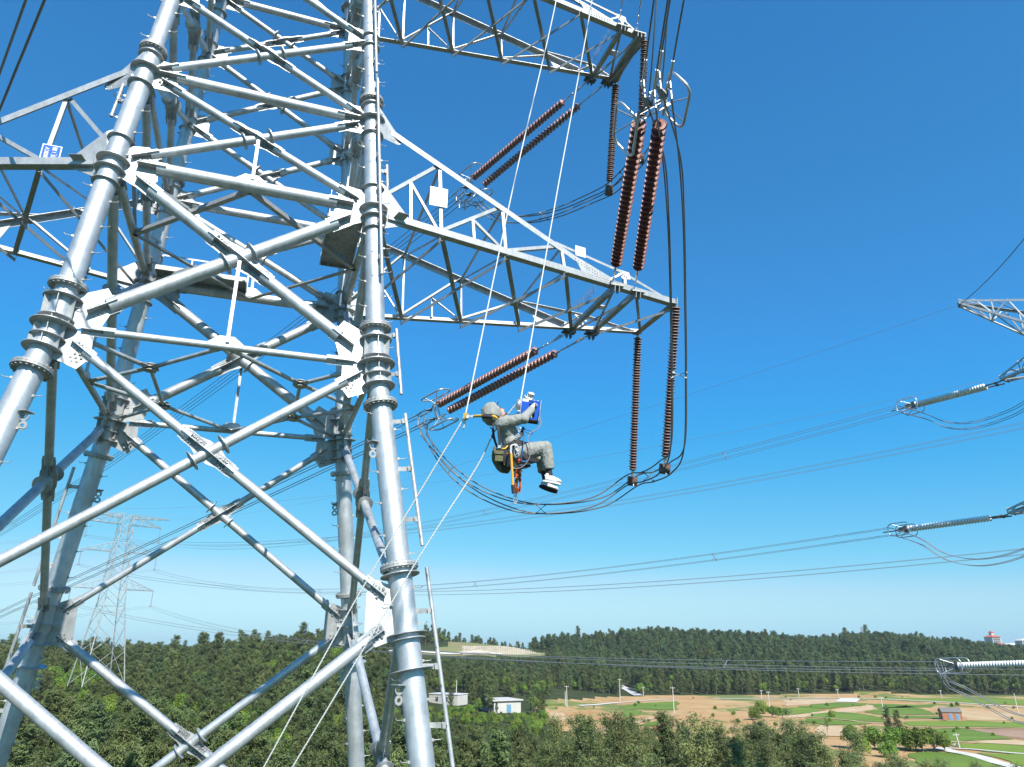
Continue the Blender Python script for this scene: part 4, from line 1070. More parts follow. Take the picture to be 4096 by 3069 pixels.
fields = [C8([(870, 1102), (1300, 1100), (1700, 1108), (2400, 1118), (2400, 1166), (1800, 1147), (1500, 1132), (1000, 1115)]),
 C8([(390, 1172), (560, 1152), (700, 1140), (960, 1145), (930, 1162), (640, 1190), (480, 1182)]),
 C8([(170, 1200), (300, 1182), (400, 1176), (620, 1195), (500, 1225), (250, 1243), (190, 1225)]),
 C8([(460, 1252), (560, 1228), (680, 1214), (850, 1222), (1080, 1262), (1075, 1297), (800, 1285)]),
 C8([(440, 1262), (700, 1283), (1000, 1302), (900, 1318), (600, 1318), (480, 1298)]),
 C8([(960, 1148), (1500, 1160), (1480, 1178), (1040, 1186)]),
 C8([(920, 1215), (1050, 1190), (1250, 1165), (1400, 1190), (1500, 1235), (1100, 1240)]),
 C8([(1100, 1248), (1590, 1250), (1590, 1272), (1250, 1268)]),
 C8([(1250, 1292), (1560, 1287), (2400, 1300), (2400, 1348), (1800, 1337), (1300, 1330)]),
 C8([(1450, 1352), (1700, 1350), (1850, 1370), (1950, 1395), (2140, 1435), (1900, 1445), (1600, 1455), (1560, 1400)]),
 C8([(1600, 1462), (1900, 1467), (2400, 1502), (2400, 1575), (1900, 1537), (1650, 1492)]),
 C8([(1290, 1550), (1420, 1540), (1600, 1545), (1850, 1580), (2090, 1680), (2110, 1720), (1500, 1720)]),
 C8([(1830, 1545), (2400, 1570), (2400, 1700), (2180, 1660), (2050, 1600)]),
 C7([(1770, 1168), (1900, 1145), (2230, 1130), (2230, 1195), (1990, 1190), (1820, 1195)]),
 C7([(1790, 1208), (1940, 1203), (1935, 1240), (1800, 1250)]), C7([(1205, 1312), (1285, 1300), (1240, 1342)]),
 C7([(1180, 1150), (1320, 1148), (1300, 1160), (1190, 1165)]), C7([(1440, 1288), (1500, 1282), (1530, 1300), (1450, 1310)]),
 C7([(1880, 1320), (2060, 1290), (2130, 1300), (2020, 1330)]), C7([(350, 1178), (620, 1175), (640, 1190), (360, 1196)])]
for i, f in enumerate(fields): drape(f, 'crop_field', FIELD2 if i in (0, 2, 8, 10, 12, 15) else FIELD, .14)
for f, m, nm in ((C8([(560, 1320), (880, 1325), (850, 1375), (840, 1402), (560, 1402)]), SAND, 'fallow_field'), (C8([(1760, 1352), (2400, 1352), (2400, 1450), (2180, 1432), (1980, 1398)]), BROWN, 'ploughed_field'),
              (C8([(1770, 1445), (1960, 1442), (2130, 1438), (2210, 1450), (2400, 1480), (2400, 1500), (1950, 1468)]), SAND, 'sand_bank'),
              (C8([(240, 1252), (640, 1200), (930, 1162), (1000, 1152), (1020, 1190), (860, 1222), (700, 1215), (500, 1252), (300, 1262)]), SAND, 'sand_bank'),
              (C8([(260, 1115), (740, 1108), (760, 1135), (560, 1148), (380, 1160), (300, 1165)]), SAND, 'sand_bank'),
              (C8([(1480, 1185), (2400, 1215), (2400, 1290), (1740, 1280), (1700, 1240)]), SOIL0, 'bare_soil'), (C7([(1200, 1218), (1320, 1222), (1330, 1260), (1290, 1295), (1210, 1270)]), SAND, 'sand_bank')):
    drape(f, nm, m, .08)
def strip(pts, w, name, m, dz=.2, rel=None):
    P = [on_ground(*p) for p in pts]; P = spline(P, 8); g = MB(); vs = []
    for i, p in enumerate(P):
        t = nz((P[min(i + 1, len(P) - 1)] - P[max(i - 1, 0)]) * V(1, 1, 0)); n = V(-t[1], t[0], 0)
        for s_ in (-1, 1):
            q = p + n * s_ * w / 2; vs.append((q[0], q[1], ground(q[0], q[1]) + dz))
    g.add(vs, [(2 * i, 2 * i + 1, 2 * i + 3, 2 * i + 2) for i in range(len(P) - 1)], False); o = g.build(name, m); o['kind'] = 'structure'; return o
strip(C8([(-300, 1108), (200, 1106), (500, 1106), (800, 1106), (1100, 1112), (1500, 1132), (1750, 1146), (2100, 1172), (2400, 1188)]), 3.2, 'farm_track', CONC, .2)
strip(C8([(780, 1136), (800, 1120), (815, 1108)]), 9, 'farm_track', CONC, .22)
strip(C8([(1530, 1505), (1620, 1532), (1750, 1555), (1860, 1580), (2000, 1625), (2150, 1665), (2300, 1710)]), 3.6, 'road', CONC, .2)
strip(C8([(1560, 1508), (1800, 1520), (2100, 1548), (2400, 1570)]), 1.6, 'path', CONC, .24)
strip(C7([(1440, 1165), (1560, 1158), (1760, 1140), (2000, 1122), (2230, 1112)]), 2.4, 'path', CONC, .2)
strip(C7([(1480, 1400), (1600, 1360), (1750, 1345), (1900, 1300), (2050, 1260), (2230, 1240)]), 3.4, 'farm_track', SAND, .18)
for p in (C8([(470, 1256), (800, 1284), (930, 1300), (1060, 1308), (1250, 1298)]), C8([(1080, 1244), (1590, 1246)]), C8([(1260, 1336), (1800, 1345), (2400, 1352)]), C8([(1250, 1276), (1590, 1280)]), C8([(560, 1408), (840, 1410)]), C8([(1600, 1458), (1950, 1470), (2400, 1497)])):
    strip(p, 1.5, 'field_bank', SAND, .22)
# retaining lattice on the cut slope
RET = mat('retaining_concrete', (.48, .42, .33), .9, 0, var=.2, vscale=.2)
g = MB(); q = C7([(505, 690), (880, 692), (1010, 718), (1150, 752), (1120, 765), (500, 748)])
P0 = [on_ground(*p, 500, 800) for p in q]
for i in range(7):
    y = 690 + i * 10; xa = 500; xb = 880 + max(0, (y - 690)) * 4.2; pts = [on_ground(1600 + (xa + (xb - xa) * k / 14) / 2.011, 2245 + y / 2.011, 500, 800) + V(0, 0, .35) for k in range(15)]
    for k in range(14): g.bar(pts[k], pts[k + 1], Z, .75, .9)
for k in range(34):
    x = 505 + k * 18.5; ym = 690 + max(0, (x - 880) / 4.2)
    if ym > 745: break
    pts = [on_ground(1600 + (x + yy * .02) / 2.011, 2245 + yy / 2.011, 500, 800) + V(0, 0, .35) for yy in np.linspace(ym, 750, 6)]
    for m_ in range(5): g.bar(pts[m_], pts[m_ + 1], V(1, 0, 0), .5, .7)
g.build('retaining_lattice', RET); rl = bpy.data.objects['retaining_lattice']; rl['kind'] = 'structure'
strip([(1500, 2612), (1700, 2610), (1850, 2614), (2010, 2620)], 5, 'road', CONC, .6)

# ---------------------------------------------------------------- trees
rng = random.Random(7)
def leafmat(name, c1, c2, vs=.6, tr=.3): return mat(name, c1, .65, 0, col2=c2, vscale=vs, spec=.25, trans=tr, rnd=.28, detail=3)
L_CAS = leafmat('casuarina_needles', (.090, .130, .042), (.18, .22, .078), .5)
L_BRI = leafmat('bright_leaves', (.11, .20, .026), (.22, .32, .052), .5)
L_EUC = leafmat('grey_green_leaves', (.13, .17, .055), (.22, .255, .09), .6)
L_PIN = leafmat('dark_needles', (.075, .125, .050), (.14, .20, .075), .5)
BARK = mat('bark', (.16, .13, .10), .9, 0, var=.3, vscale=3)
DEAD = mat('dead_branches', (.34, .30, .25), .9, 0, var=.2, vscale=3)
def leafcloud(V_, F_, pts, size, asp, droop=0., R=rng, ctr=None, jit=.55):
    """leaf faces turned roughly outward from the middle of their clump, so a crown shows a lit and a shaded side"""
    for p in pts:
        o = nz(p - ctr) if ctr is not None else V(0, 0, 1)
        n = nz(o + V(R.gauss(0, jit), R.gauss(0, jit), R.gauss(.25, jit)))
        d = V(R.gauss(0, 1), R.gauss(0, 1), R.gauss(0, 1) - droop); d = nz(d - n * (d @ n)); e = np.cross(d, n)
        l = size * R.uniform(.6, 1.3); w = l * asp; b0 = len(V_); c = p - d * l * .5
        V_ += [c - e * w * .5, c + e * w * .5, c + e * w * .35 + d * l, c - e * w * .25 + d * l * .9]; F_.append((b0, b0 + 1, b0 + 2, b0 + 3))
def make_tree(kind, seed):
    R = random.Random(seed); Vl, Fl = [], []; tk = MB(); H_ = 10.0
    if kind in ('cas', 'pin'):
        lean = V(R.uniform(-.4, .4), R.uniform(-.4, .4), 0); tr = [V(0, 0, -.5), V(*(lean[:2] * .3), 4), V(*lean[:2], 9.4)]
        tk.path(tr, [.16, .11, .03], 6); nb = 62 if kind == 'cas' else 70
        for i in range(nb):
            t = .12 + .86 * (i / nb) ** .85; base = tr[1] * (1 - t) + tr[2] * t; base = V(lean[0] * t, lean[1] * t, 9.6 * t); an = R.uniform(0, 6.283)
            prof = (math.sin(min(1, t * 2.6) * 1.57) * (1.06 - t) ** (.5 if kind == 'cas' else .42)); ln = (2.15 if kind == 'cas' else 3.0) * prof * R.uniform(.55, 1.2) + .25
            d = nz(V(math.cos(an), math.sin(an), R.uniform(.25, .9))); tip = base + d * ln; tk.path([base, tip], [.035, .012], 3, caps=False)
            n = int((22 + 26 * ln / 2) * (1.9 if kind == 'cas' else 1.1))
            pts = [base + d * ln * (R.random() ** .6) + V(R.gauss(0, .22), R.gauss(0, .22), R.gauss(0, .2)) * (.5 + .3 * ln) for _ in range(n)]
            leafcloud(Vl, Fl, pts, .37 if kind == 'cas' else .5, .24 if kind == 'cas' else .3, 1.0, R, V(base[0], base[1], base[2] - .8), .5)
    elif kind == 'round':
        H_ = 6.5; tk.path([V(0, 0, -.5), V(R.uniform(-.3, .3), 0, 1.5), V(0, 0, 3.5)], [.18, .13, .08], 6); bl = []
        for i in range(19):
            an = R.uniform(0, 6.283); el = R.uniform(-.15, 1.45); r = R.uniform(.8, 2.5); c = V(math.cos(an) * math.cos(el) * r, math.sin(an) * math.cos(el) * r, 3.2 + math.sin(el) * r * 1.05); bl.append((c, R.uniform(.7, 1.25)))
        for c, r in bl:
            tk.path([V(0, 0, 2.4), (c + V(0, 0, 2.4)) / 2 + V(R.uniform(-.2, .2), R.uniform(-.2, .2), 0), c], [.07, .04, .02], 3, caps=False)
            pts = []
            for _ in range(int(150 * r * r)):
                q = nz(V(R.gauss(0, 1), R.gauss(0, 1), R.gauss(.25, 1))); pts.append(c + q * r * R.uniform(.7, 1.05) * (1 + .15 * math.sin(q[0] * 7 + q[1] * 5)))
            leafcloud(Vl, Fl, pts, .30, .7, .2, R, c, .45)
    elif kind == 'euc':
        for s_ in range(R.choice((2, 3))):
            lean = V(R.uniform(-1.2, 1.2), R.uniform(-1.2, 1.2), 0); h = R.uniform(8, 11); q = [V(0, 0, -.5), V(lean[0] * .35, lean[1] * .35, h * .45), V(lean[0], lean[1], h)]
            tk.path(q, [.11, .08, .02], 5)
            for i in range(17):
                t = R.uniform(.3, 1.0); b0 = q[1] * (1 - t) + q[2] * t if t > .5 else q[1] * t * 2; b0 = V(lean[0] * t ** 1.3, lean[1] * t ** 1.3, h * t); an = R.uniform(0, 6.28)
                ln = R.uniform(.5, 1.5) * (1.25 - .6 * t); d = nz(V(math.cos(an), math.sin(an), R.uniform(.3, 1.1))); c = b0 + d * ln; tk.path([b0, c], [.03, .01], 3, caps=False)
                pts = [c + V(R.gauss(0, .36), R.gauss(0, .36), R.gauss(0, .3)) for _ in range(115)]; leafcloud(Vl, Fl, pts, .205, .42, .6, R, c - V(0, 0, .2), .6)
    elif kind == 'dead':
        H_ = 5
        def br(p, d, l, r, n):
            e = p + d * l; tk.path([p, (p + e) / 2 + V(R.gauss(0, .06), R.gauss(0, .06), 0), e], [r, r * .8, r * .6], 3, caps=False)
            if n:
                for _ in range(3 if n > 1 else 4): br(e, nz(d + V(R.gauss(0, .5), R.gauss(0, .5), R.gauss(.25, .35))), l * R.uniform(.55, .85), r * .55, n - 1)
        for _ in range(4): br(V(0, 0, -.3), nz(V(R.gauss(0, .5), R.gauss(0, .5), 1)), 1.5, .07, 4)
    m = {'cas': L_CAS, 'pin': L_PIN, 'round': L_BRI, 'euc': L_EUC, 'dead': DEAD}[kind]
    cr = MB()
    if Fl: cr.add(Vl, Fl, False)
    jt = MB(); jt.v = list(tk.v); jt.f = list(tk.f); jt.sm = list(tk.sm); jt.mi = [0] * len(tk.f); jt.cur = 1
    if Fl: jt.add(Vl, Fl, False)
    bk = DEAD if kind == 'dead' else BARK
    o = jt.build('tree_' + kind, [bk, m]); joined = o.data; bpy.data.objects.remove(o)
    o = tk.build('trunk', bk); td = o.data; bpy.data.objects.remove(o); cd = None
    if Fl: o = cr.build('crown', m); cd = o.data; bpy.data.objects.remove(o)
    return dict(kind=kind, joined=joined, trunk=td, crown=cd, h=H_)
PROTO = []
for kind, n in (('cas', 5), ('pin', 3), ('round', 4), ('euc', 4), ('dead', 2)):
    for i in range(n): PROTO.append(make_tree(kind, 100 + i * 7 + len(PROTO)))
IDX = {}
for i, p in enumerate(PROTO): IDX.setdefault(p['kind'], []).append(i)
CLEARINGS = [C7([(190, 1060), (470, 1060), (640, 1140), (660, 1165), (640, 1200), (560, 1200), (200, 1180)]), C7([(640, 1110), (1060, 1100), (1080, 1215), (900, 1260), (800, 1230), (650, 1170)]),
             C7([(1700, 985), (1760, 985), (1960, 1085), (1840, 1090)])]
def patchn(x, y): return math.sin(x * .045 + 1.7 * math.sin(y * .031)) + math.sin(y * .052 + 1.3 * math.sin(x * .037 + 2)) + .5 * math.sin(x * .13 + y * .11)
def kind_at(px, y, r, x=0.0):
    pn = patchn(x, y)
    if 62 < y < 470 and pn > (.35 if y < 130 else .75) and px < 2250: return 'round' if r.random() < .88 else 'cas'
    if 62 < y < 470 and pn < -.3 and px < 2250: return 'cas' if r.random() < .9 else 'pin'
    if y > 470:
        if px > 2120: return 'pin' if r.random() < .8 else ('cas' if r.random() < .7 else 'round')
        return 'cas' if r.random() < .6 else ('pin' if r.random() < .5 else 'round')
    if y > 230:
        if px < 1500: return 'cas' if r.random() < .5 else 'round'
        return 'cas' if r.random() < .72 else 'round'
    if px > 2150: return r.choice(('euc', 'euc', 'cas', 'round'))
    if px < 420 and y < 125 and r.random() < .3: return 'dead'
    if px < 700 and y < 130: return r.choice(('round', 'round', 'cas', 'cas', 'dead'))
    return 'cas' if r.random() < .68 else 'round'
TREES = []
y = 62.0
while y < 800:
    st = 3.6 if y < 150 else (4.3 if y < 300 else 5.2 if y < 500 else 6.0)
    x = -.86 * y - 10
    while x < .86 * y + 12:
        X_ = x + rng.uniform(-.5, .5) * st; Y_ = y + rng.uniform(-.5, .5) * st; x += st
        if Y_ > 700 and rng.random() < .4: continue
        z = ground(X_, Y_); q = px_of((X_, Y_, z))
        if 150 < Y_ < 470 and inpoly(*q, VALLEY): continue
        if q[0] > 2180 and 120 < Y_ < 425 and z < -23.0: continue
        if 560 < Y_ < 720 and inpoly(*q, BARE): continue
        if any(inpoly(*q, c) for c in CLEARINGS) and Y_ > 180: continue
        k = kind_at(q[0], Y_, rng, X_); s_ = {'cas': 1.0, 'pin': .95, 'round': .9, 'euc': .95, 'dead': .7}[k] * rng.uniform(.55, 1.15) * (1 + .14 * math.sin(X_ * .09) * math.sin(Y_ * .08 + 1))
        if k in ('cas', 'pin') and Y_ > 400: s_ *= 1.1
        if k == 'cas' and Y_ > 170 and rng.random() < .08: s_ *= 1.4
        if k == 'round' and Y_ < 160: s_ *= .8
        if 1450 < q[0] < 2300 and 125 < Y_ < 275: s_ *= .62
        if 1450 < q[0] < 2200 and 390 < Y_ < 570: s_ *= .8
        hh = {'cas': 9.8, 'pin': 9.8, 'round': 6.3, 'euc': 10, 'dead': 5}[k] * s_; tq = px_of((X_, Y_, z + hh)); lim = 0
        # lower growth in front of the clearings, houses, pylon foot and fields
        if 1690 < q[0] < 1880 and Y_ < 285: lim = 2818
        elif 1905 < q[0] < 2170 and Y_ < 272: lim = 2846
        elif 250 < q[0] < 490 and Y_ < 245: lim = 2712
        elif 70 < q[0] < 250 and Y_ < 125: lim = 2990
        elif 1540 < q[0] < 2200 and 285 < Y_ < 640: lim = 2627
        elif q[0] > 2170 and Y_ < 425: lim = float(np.interp(q[0], (2170, 2300, 2450, 2620, 2700, 2850, 3000, 3150, 3300, 3420, 3600, 4100), (2830, 2850, 2870, 2850, 2800, 2800, 2850, 2880, 2930, 2985, 3020, 3062)))
        if lim and tq[1] < lim:
            if k == 'euc' and tq[1] > lim - 110 and rng.random() < .30: pass
            else:
                f = (q[1] - lim) / max(1, q[1] - tq[1])
                if f < .35: continue
                s_ *= f * rng.uniform(.85, 1.0)
        TREES.append([X_, Y_, z, k, s_, rng.uniform(0, 6.28)])
    y += st
# hand-placed trees: clump on the fields, thin trees in front of the houses, skyline trees
def put(px, py, k, s_, y0=30): 
    P = on_ground(px, py, y0); TREES.append([P[0], P[1], P[2] - (2.0 * s_ if k == 'round' else 0), k, s_ * (1.15 if k == 'round' else 1), rng.uniform(0, 6.28)])
for px, py, k, s_ in ((3420, 2995, 'round', 1.0), (3470, 2985, 'euc', .5), (3500, 3000, 'round', 1.05), (3560, 2960, 'cas', .85), (3600, 2965, 'cas', .8), (3585, 3005, 'round', 1.0), (3640, 3000, 'round', 1.05), (3690, 3008, 'round', 1.1), (3740, 3008, 'round', 1.0), (3780, 3005, 'round', .75),
                      (3450, 3020, 'round', .8), (3550, 3030, 'round', .7), (3330, 2870, 'round', .5), (3090, 2870, 'round', .8), (3050, 2855, 'round', .9), (3020, 2880, 'round', .8), (3310, 2935, 'euc', .45), (3120, 2860, 'round', .5),
                      (2130, 2862, 'cas', .8), (2170, 2868, 'cas', .75), (3830, 2826, 'round', .35), (3810, 2828, 'round', .3)): put(px, py, k, s_)
for px, py in ((40, 2962), (95, 2970), (135, 2950), (230, 2955), (262, 2975), (60, 2990), (300, 2985)): put(px, py + 30, 'dead', rng.uniform(.55, .8), 60)
for _ in range(150):        # low scrub on the banks between the fields
    px, py = rng.uniform(2180, 4090), rng.uniform(2790, 2960)
    if inpoly(px, py, VALLEY) and patchn(px * .4, py * 3) > .1: put(px, py, 'round', rng.uniform(.10, .30), 150)
vis = []
for i, t in enumerate(TREES):
    q = px_of((t[0], t[1], t[2] + 5 * t[4])); top = px_of((t[0], t[1], t[2] + 9 * t[4]))
    if -60 < q[0] < 4160 and top[1] < 3069 : vis.append((t[1] / t[4] ** .8, i))
vis.sort(); near = set(i for _, i in vis[:290])
LAB = {'cas': ('casuarina_tree', 'feathery green casuarina with drooping needles'), 'pin': ('casuarina_tree', 'narrow dark green casuarina'), 'round': ('broadleaf_tree', 'round bright green bushy broadleaf tree'),
       'euc': ('eucalyptus_tree', 'thin open grey-green eucalyptus with bare stems'), 'dead': ('bare_shrub', 'leafless grey-brown shrub of tangled bare branches')}
def zone(px, y):
    if px < 1350: return 'on the slope below the left legs'
    if px < 2150: return 'in the near bottom middle wood'
    return 'in the near bushes before the fields'
def place_tree(t):
    x, y, z, k, s_, rot = t; p = PROTO[rng.choice(IDX[k])]; nm, lb = LAB[k]; q = px_of((x, y, z))
    zz = zone(q[0], y)
    if q[0] > 2150 and y > 170: zz = 'among the crop fields at right'
    if k == 'dead': lb = 'leafless grey shrub of tangled bare branches'
    r = thing(nm, (x, y, z), f'{lb} {zz}', 'shrub' if k == 'dead' else 'tree', f'{lb.split(" with")[0]} trees {zz}' if k != 'dead' else f'bare shrubs {zz}')
    r.scale = (s_, s_, s_); r.rotation_euler = (0, 0, rot)
    o = bpy.data.objects.new('trunk' if p['crown'] else 'branches', p['trunk']); SC.collection.objects.link(o); o.parent = r
    if p['crown']: o = bpy.data.objects.new('crown', p['crown']); SC.collection.objects.link(o); o.parent = r
hid = bpy.data.collections.new('tree_kinds')
for i, p in enumerate(PROTO):
    o = bpy.data.objects.new('%02d_kind' % i, p['joined']); hid.objects.link(o)
far_pts, far_i, far_s, far_r = [], [], [], []
for i, t in enumerate(TREES):
    if i in near: place_tree(t)
    else: far_pts.append(tuple(t[:3])); far_i.append(rng.choice(IDX[t[3]])); far_s.append(t[4]); far_r.append(t[5])
me = bpy.data.meshes.new('woodland'); me.from_pydata(far_pts, [], [])
for n_, ty, data in (('kidx', 'INT', far_i), ('ksc', 'FLOAT', far_s), ('krot', 'FLOAT', far_r)):
    a = me.attributes.new(n_, ty, 'POINT'); a.data.foreach_set('value', data)
wd = bpy.data.objects.new('woodland', me); SC.collection.objects.link(wd); wd['kind'] = 'stuff'; wd['label'] = 'mixed green woodland covering the slopes and ridges behind the tower'; wd['category'] = 'woodland'
ng = bpy.data.node_groups.new('scatter', 'GeometryNodeTree'); ng.interface.new_socket('Geometry', in_out='INPUT', socket_type='NodeSocketGeometry'); ng.interface.new_socket('Geometry', in_out='OUTPUT', socket_type='NodeSocketGeometry')
n = ng.nodes; gi = n.new('NodeGroupInput'); go = n.new('NodeGroupOutput'); ci = n.new('GeometryNodeCollectionInfo'); ci.inputs['Collection'].default_value = hid; ci.inputs['Separate Children'].default_value = True; ci.inputs['Reset Children'].default_value = True
ip = n.new('GeometryNodeInstanceOnPoints'); ip.inputs['Pick Instance'].default_value = True
def na(nm, ty):
    q = n.new('GeometryNodeInputNamedAttribute'); q.data_type = ty; q.inputs['Name'].default_value = nm; return [s for s in q.outputs if s.enabled and s.name == 'Attribute'][0]
cx = n.new('ShaderNodeCombineXYZ'); K = ng.links
K.new(na('krot', 'FLOAT'), cx.inputs[2]); K.new(gi.outputs[0], ip.inputs['Points']); K.new(ci.outputs[0], ip.inputs['Instance']); K.new(na('kidx', 'INT'), ip.inputs['Instance Index'])
K.new(cx.outputs[0], ip.inputs['Rotation']); K.new(na('ksc', 'FLOAT'), ip.inputs['Scale']); K.new(ip.outputs[0], go.inputs[0])
md = wd.modifiers.new('scatter', 'NODES'); md.node_group = ng
print('TREES', len(TREES), 'faces', sum(len(p['joined'].polygons) for p in PROTO))

# ---------------------------------------------------------------- buildings, poles and small things in the valley
WALLW = mat('whitewashed_wall', (.50, .485, .45), .85, 0, var=.08, vscale=.5); WALLG = mat('grey_render', (.40, .38, .36), .9, 0, var=.2, vscale=.4)
ROOFC = mat('roof_concrete', (.50, .48, .46), .85, 0, var=.12, vscale=.4); ROOFW = mat('white_sheet_roof', (.60, .60, .60), .5, 0)
GLASS = mat('dark_glass', (.05, .06, .08), .15, 0, spec=.8); BLUED = mat('blue_door', (.10, .26, .42), .6); BRICK = mat('red_brick', (.36, .15, .09), .9, 0, var=.25, vscale=2)
TILE = mat('grey_tile', (.17, .16, .15), .85, 0, var=.2, vscale=2); REDR = mat('red_roof', (.42, .11, .07), .7); PCON = mat('pole_concrete', (.52, .50, .46), .85, 0, var=.1, vscale=1)
def house(cpx, cpy, yaw, L, D, Hh, label, name, walls, roof, openings, gable=0., over=.35, y0=30, slab=.35):
    p = on_ground(cpx, cpy, y0); a = math.radians(yaw); X = V(math.cos(a), math.sin(a), 0); Y = V(-math.sin(a), math.cos(a), 0); t = thing(name, p, label, 'building')
    c = p + Y * D / 2
    g = MB(); g.box(c + Z * (Hh / 2 - .5), X, Y, Z, L / 2, D / 2, Hh / 2 + .5); g.build('wall', walls, t)
    g = MB()
    if gable:
        for s_ in (-1, 1):
            g.add([c + X * L * .53 * q + Y * s_ * D * .56 * r + Z * (Hh + gable * (1 - r) - .02 + th) for th in (0, .12) for q, r in ((-1, 1), (1, 1), (1, 0), (-1, 0))], [(0, 1, 2, 3), (4, 5, 6, 7), (0, 1, 5, 4), (2, 3, 7, 6), (1, 2, 6, 5), (3, 0, 4, 7)])
        for q in (-1, 1): g.add([c + X * L * .5 * q + Y * D * .5 + Z * Hh, c + X * L * .5 * q - Y * D * .5 + Z * Hh, c + X * L * .5 * q + Z * (Hh + gable * .95)], [(0, 1, 2)])
    else: g.box(c + Z * (Hh + slab / 2 + .01), X, Y, Z, L / 2 + over, D / 2 + over, slab / 2)
    g.build('roof', roof, t)
    for kind, face, u, z, w, h_ in openings:
        o = p - Y * .02 if face == 'f' else p + Y * D / 2 + X * (L / 2 + .02) if face == 'r' else p + Y * D / 2 - X * (L / 2 + .02)
        d = X if face == 'f' else Y; nn = Y if face == 'f' else X
        g = MB(); cc = o + d * u + Z * z; g.box(cc, d, nn, Z, w / 2 + .1, .06, h_ / 2 + .1); f = g.build('door_frame' if kind == 'door' else 'window', WALLW if kind != 'door' else WALLG, t)
        g = MB(); g.box(cc + nn * 0, d, nn, Z, w / 2, .09, h_ / 2); g.build('door' if kind == 'door' else 'pane', BLUED if kind == 'door' else GLASS, f)
    return t
house(1772, 2817, -30, 13.5, 7, 3.4, 'long low whitewashed house with two windows at the wood edge, beside a concrete pole', 'farmhouse', WALLW, ROOFW, [('window', 'f', 1.5, 1.8, 1.3, 1.5), ('window', 'f', 4.0, 1.8, 1.3, 1.5), ('window', 'f', -3, 1.8, 1.3, 1.5)], over=.2, slab=.3)
house(2030, 2852, 24, 10.5, 13, 3.9, 'flat-roofed grey and white building with a blue door behind the near trees', 'flat_roofed_house', WALLW, ROOFC, [('door', 'f', .5, 1.4, 1.6, 2.6), ('window', 'l', -.5, 1.9, 1.4, 1.1)], over=.7, slab=.4)
house(3813, 2882, -14, 6.2, 4.5, 2.6, 'small red brick shed with grey tiled roof and two pale doors on bare soil', 'brick_shed', BRICK, TILE, [('door', 'f', -.6, 1.1, .9, 2.0), ('door', 'f', 1.7, 1.0, .9, 1.8)], gable=1.3)
def pole_(px, py, pt, label, arms=1, lean=0.0, y0=30):
    p = on_ground(px, py, y0); r = ray(*pt); top = r * p[1] / r[1]; top = V(top[0] , p[1], top[2]); h = top[2] - p[2]; top = V(p[0] + (top[0] - p[0]), p[1], top[2])
    t = thing('utility_pole', p, label, 'utility pole', 'concrete utility poles'); g = MB(); g.tube(p - Z * .5, top, .2, .12, n=10); g.build('shaft', PCON, t)
    if arms:
        g = MB(); g.box(top - Z * .45, V(1, .2, 0), V(-.2, 1, 0), Z, .9, .05, .06)
        g.build('crossarm', PCON, t); g = MB()
        for q in (-.8, 0, .8): g.lathe(top - Z * .4 + V(q, q * .2, 0), Z, [(0, .03), (.05, .07), (.1, .03), (.15, .07), (.2, .02)], 8)
        g.build('pin_insulators', WPORC, t)
    return top, t
PT = {}
def C8p(x, y): return (2996 + x / 2.011, 2245 + y / 2.011)
def C7p(x, y): return (1600 + x / 2.011, 2245 + y / 2.011)
PL = [(C8p(1088, 1262), C8p(1060, 1090), 'tall concrete pole between crop fields in the middle of the valley', 1), (C8p(170, 1217), C8p(152, 1045), 'concrete pole by the scrub patch at the left corner of the fields', 1), (C8p(100, 1105), C8p(97, 1035), 'small pole beside the track in front of the round trees', 1),
      (C8p(403, 1092), C8p(392, 1020), 'small pole on the track by the forest foot', 1), (C8p(1552, 1108), C8p(1537, 1035), 'slim pole at the forest foot under the white string', 1), (C8p(2168, 1228), C8p(2130, 1062), 'leaning pole on bare soil at the far right of the valley', 0),
      (C8p(1697, 1505), C8p(1662, 1382), 'pole beside the road with a parked motorbike', 1), (C8p(718, 1092), C8p(708, 1028), 'short pole before the orange bank', 1), (C7p(449, 1148), C7p(456, 958), 'concrete pole at the right end of the white farmhouse', 0),
      (C7p(1343, 1172), C7p(1340, 1000), 'taller of two close poles at the dark wood edge', 1), (C7p(1331, 1158), C7p(1328, 1045), 'shorter of two close poles at the dark wood edge', 0), (C7p(1770, 1130), C7p(1765, 945), 'pole by the grey stone chute', 1), (C7p(1958, 1086), C7p(1954, 1012), 'small pole right of the grey stone chute', 1),
      (C7p(2205, 1222), C7p(2192, 1010), 'tall pole where the path bends by the green field', 1)]
tops = []
for b_, t_, l, a in PL: tops.append(pole_(*b_, t_, l, a)[0])
tp, _ = pole_(178, 3010, (187, 2970), 'pale pole with a crossarm rising from bushes in the bottom left corner', 1, y0=60)
def thin(a, b, s_, label, n=12): return wire(sag(a, b, s_, n), .02, label, 'wire', 'village power wires', 'power_wire', WIREF, 4)
thin(tp, at_y(-200, 2995, tp[1] + 5), .6, 'pale wire running left from the bottom left pole'); thin(tp - V(.6, 0, 0), at_y(-200, 3015, tp[1] + 5), .6, 'lower pale wire running left from the bottom left pole')
thin(tops[11], tops[12], 1.2, 'thin wire between the two poles by the stone chute')
thin(tp + V(.5, 0, 0), at_y(820, 2900, tp[1] + 30), 1.0, 'thin wire running right from the bottom left pole into the trees')
# grey stone chute on the slope
strip(C7([(1725, 992), (1790, 1020), (1860, 1055), (1920, 1088)]), 5, 'stone_chute', ROOFC, .5)
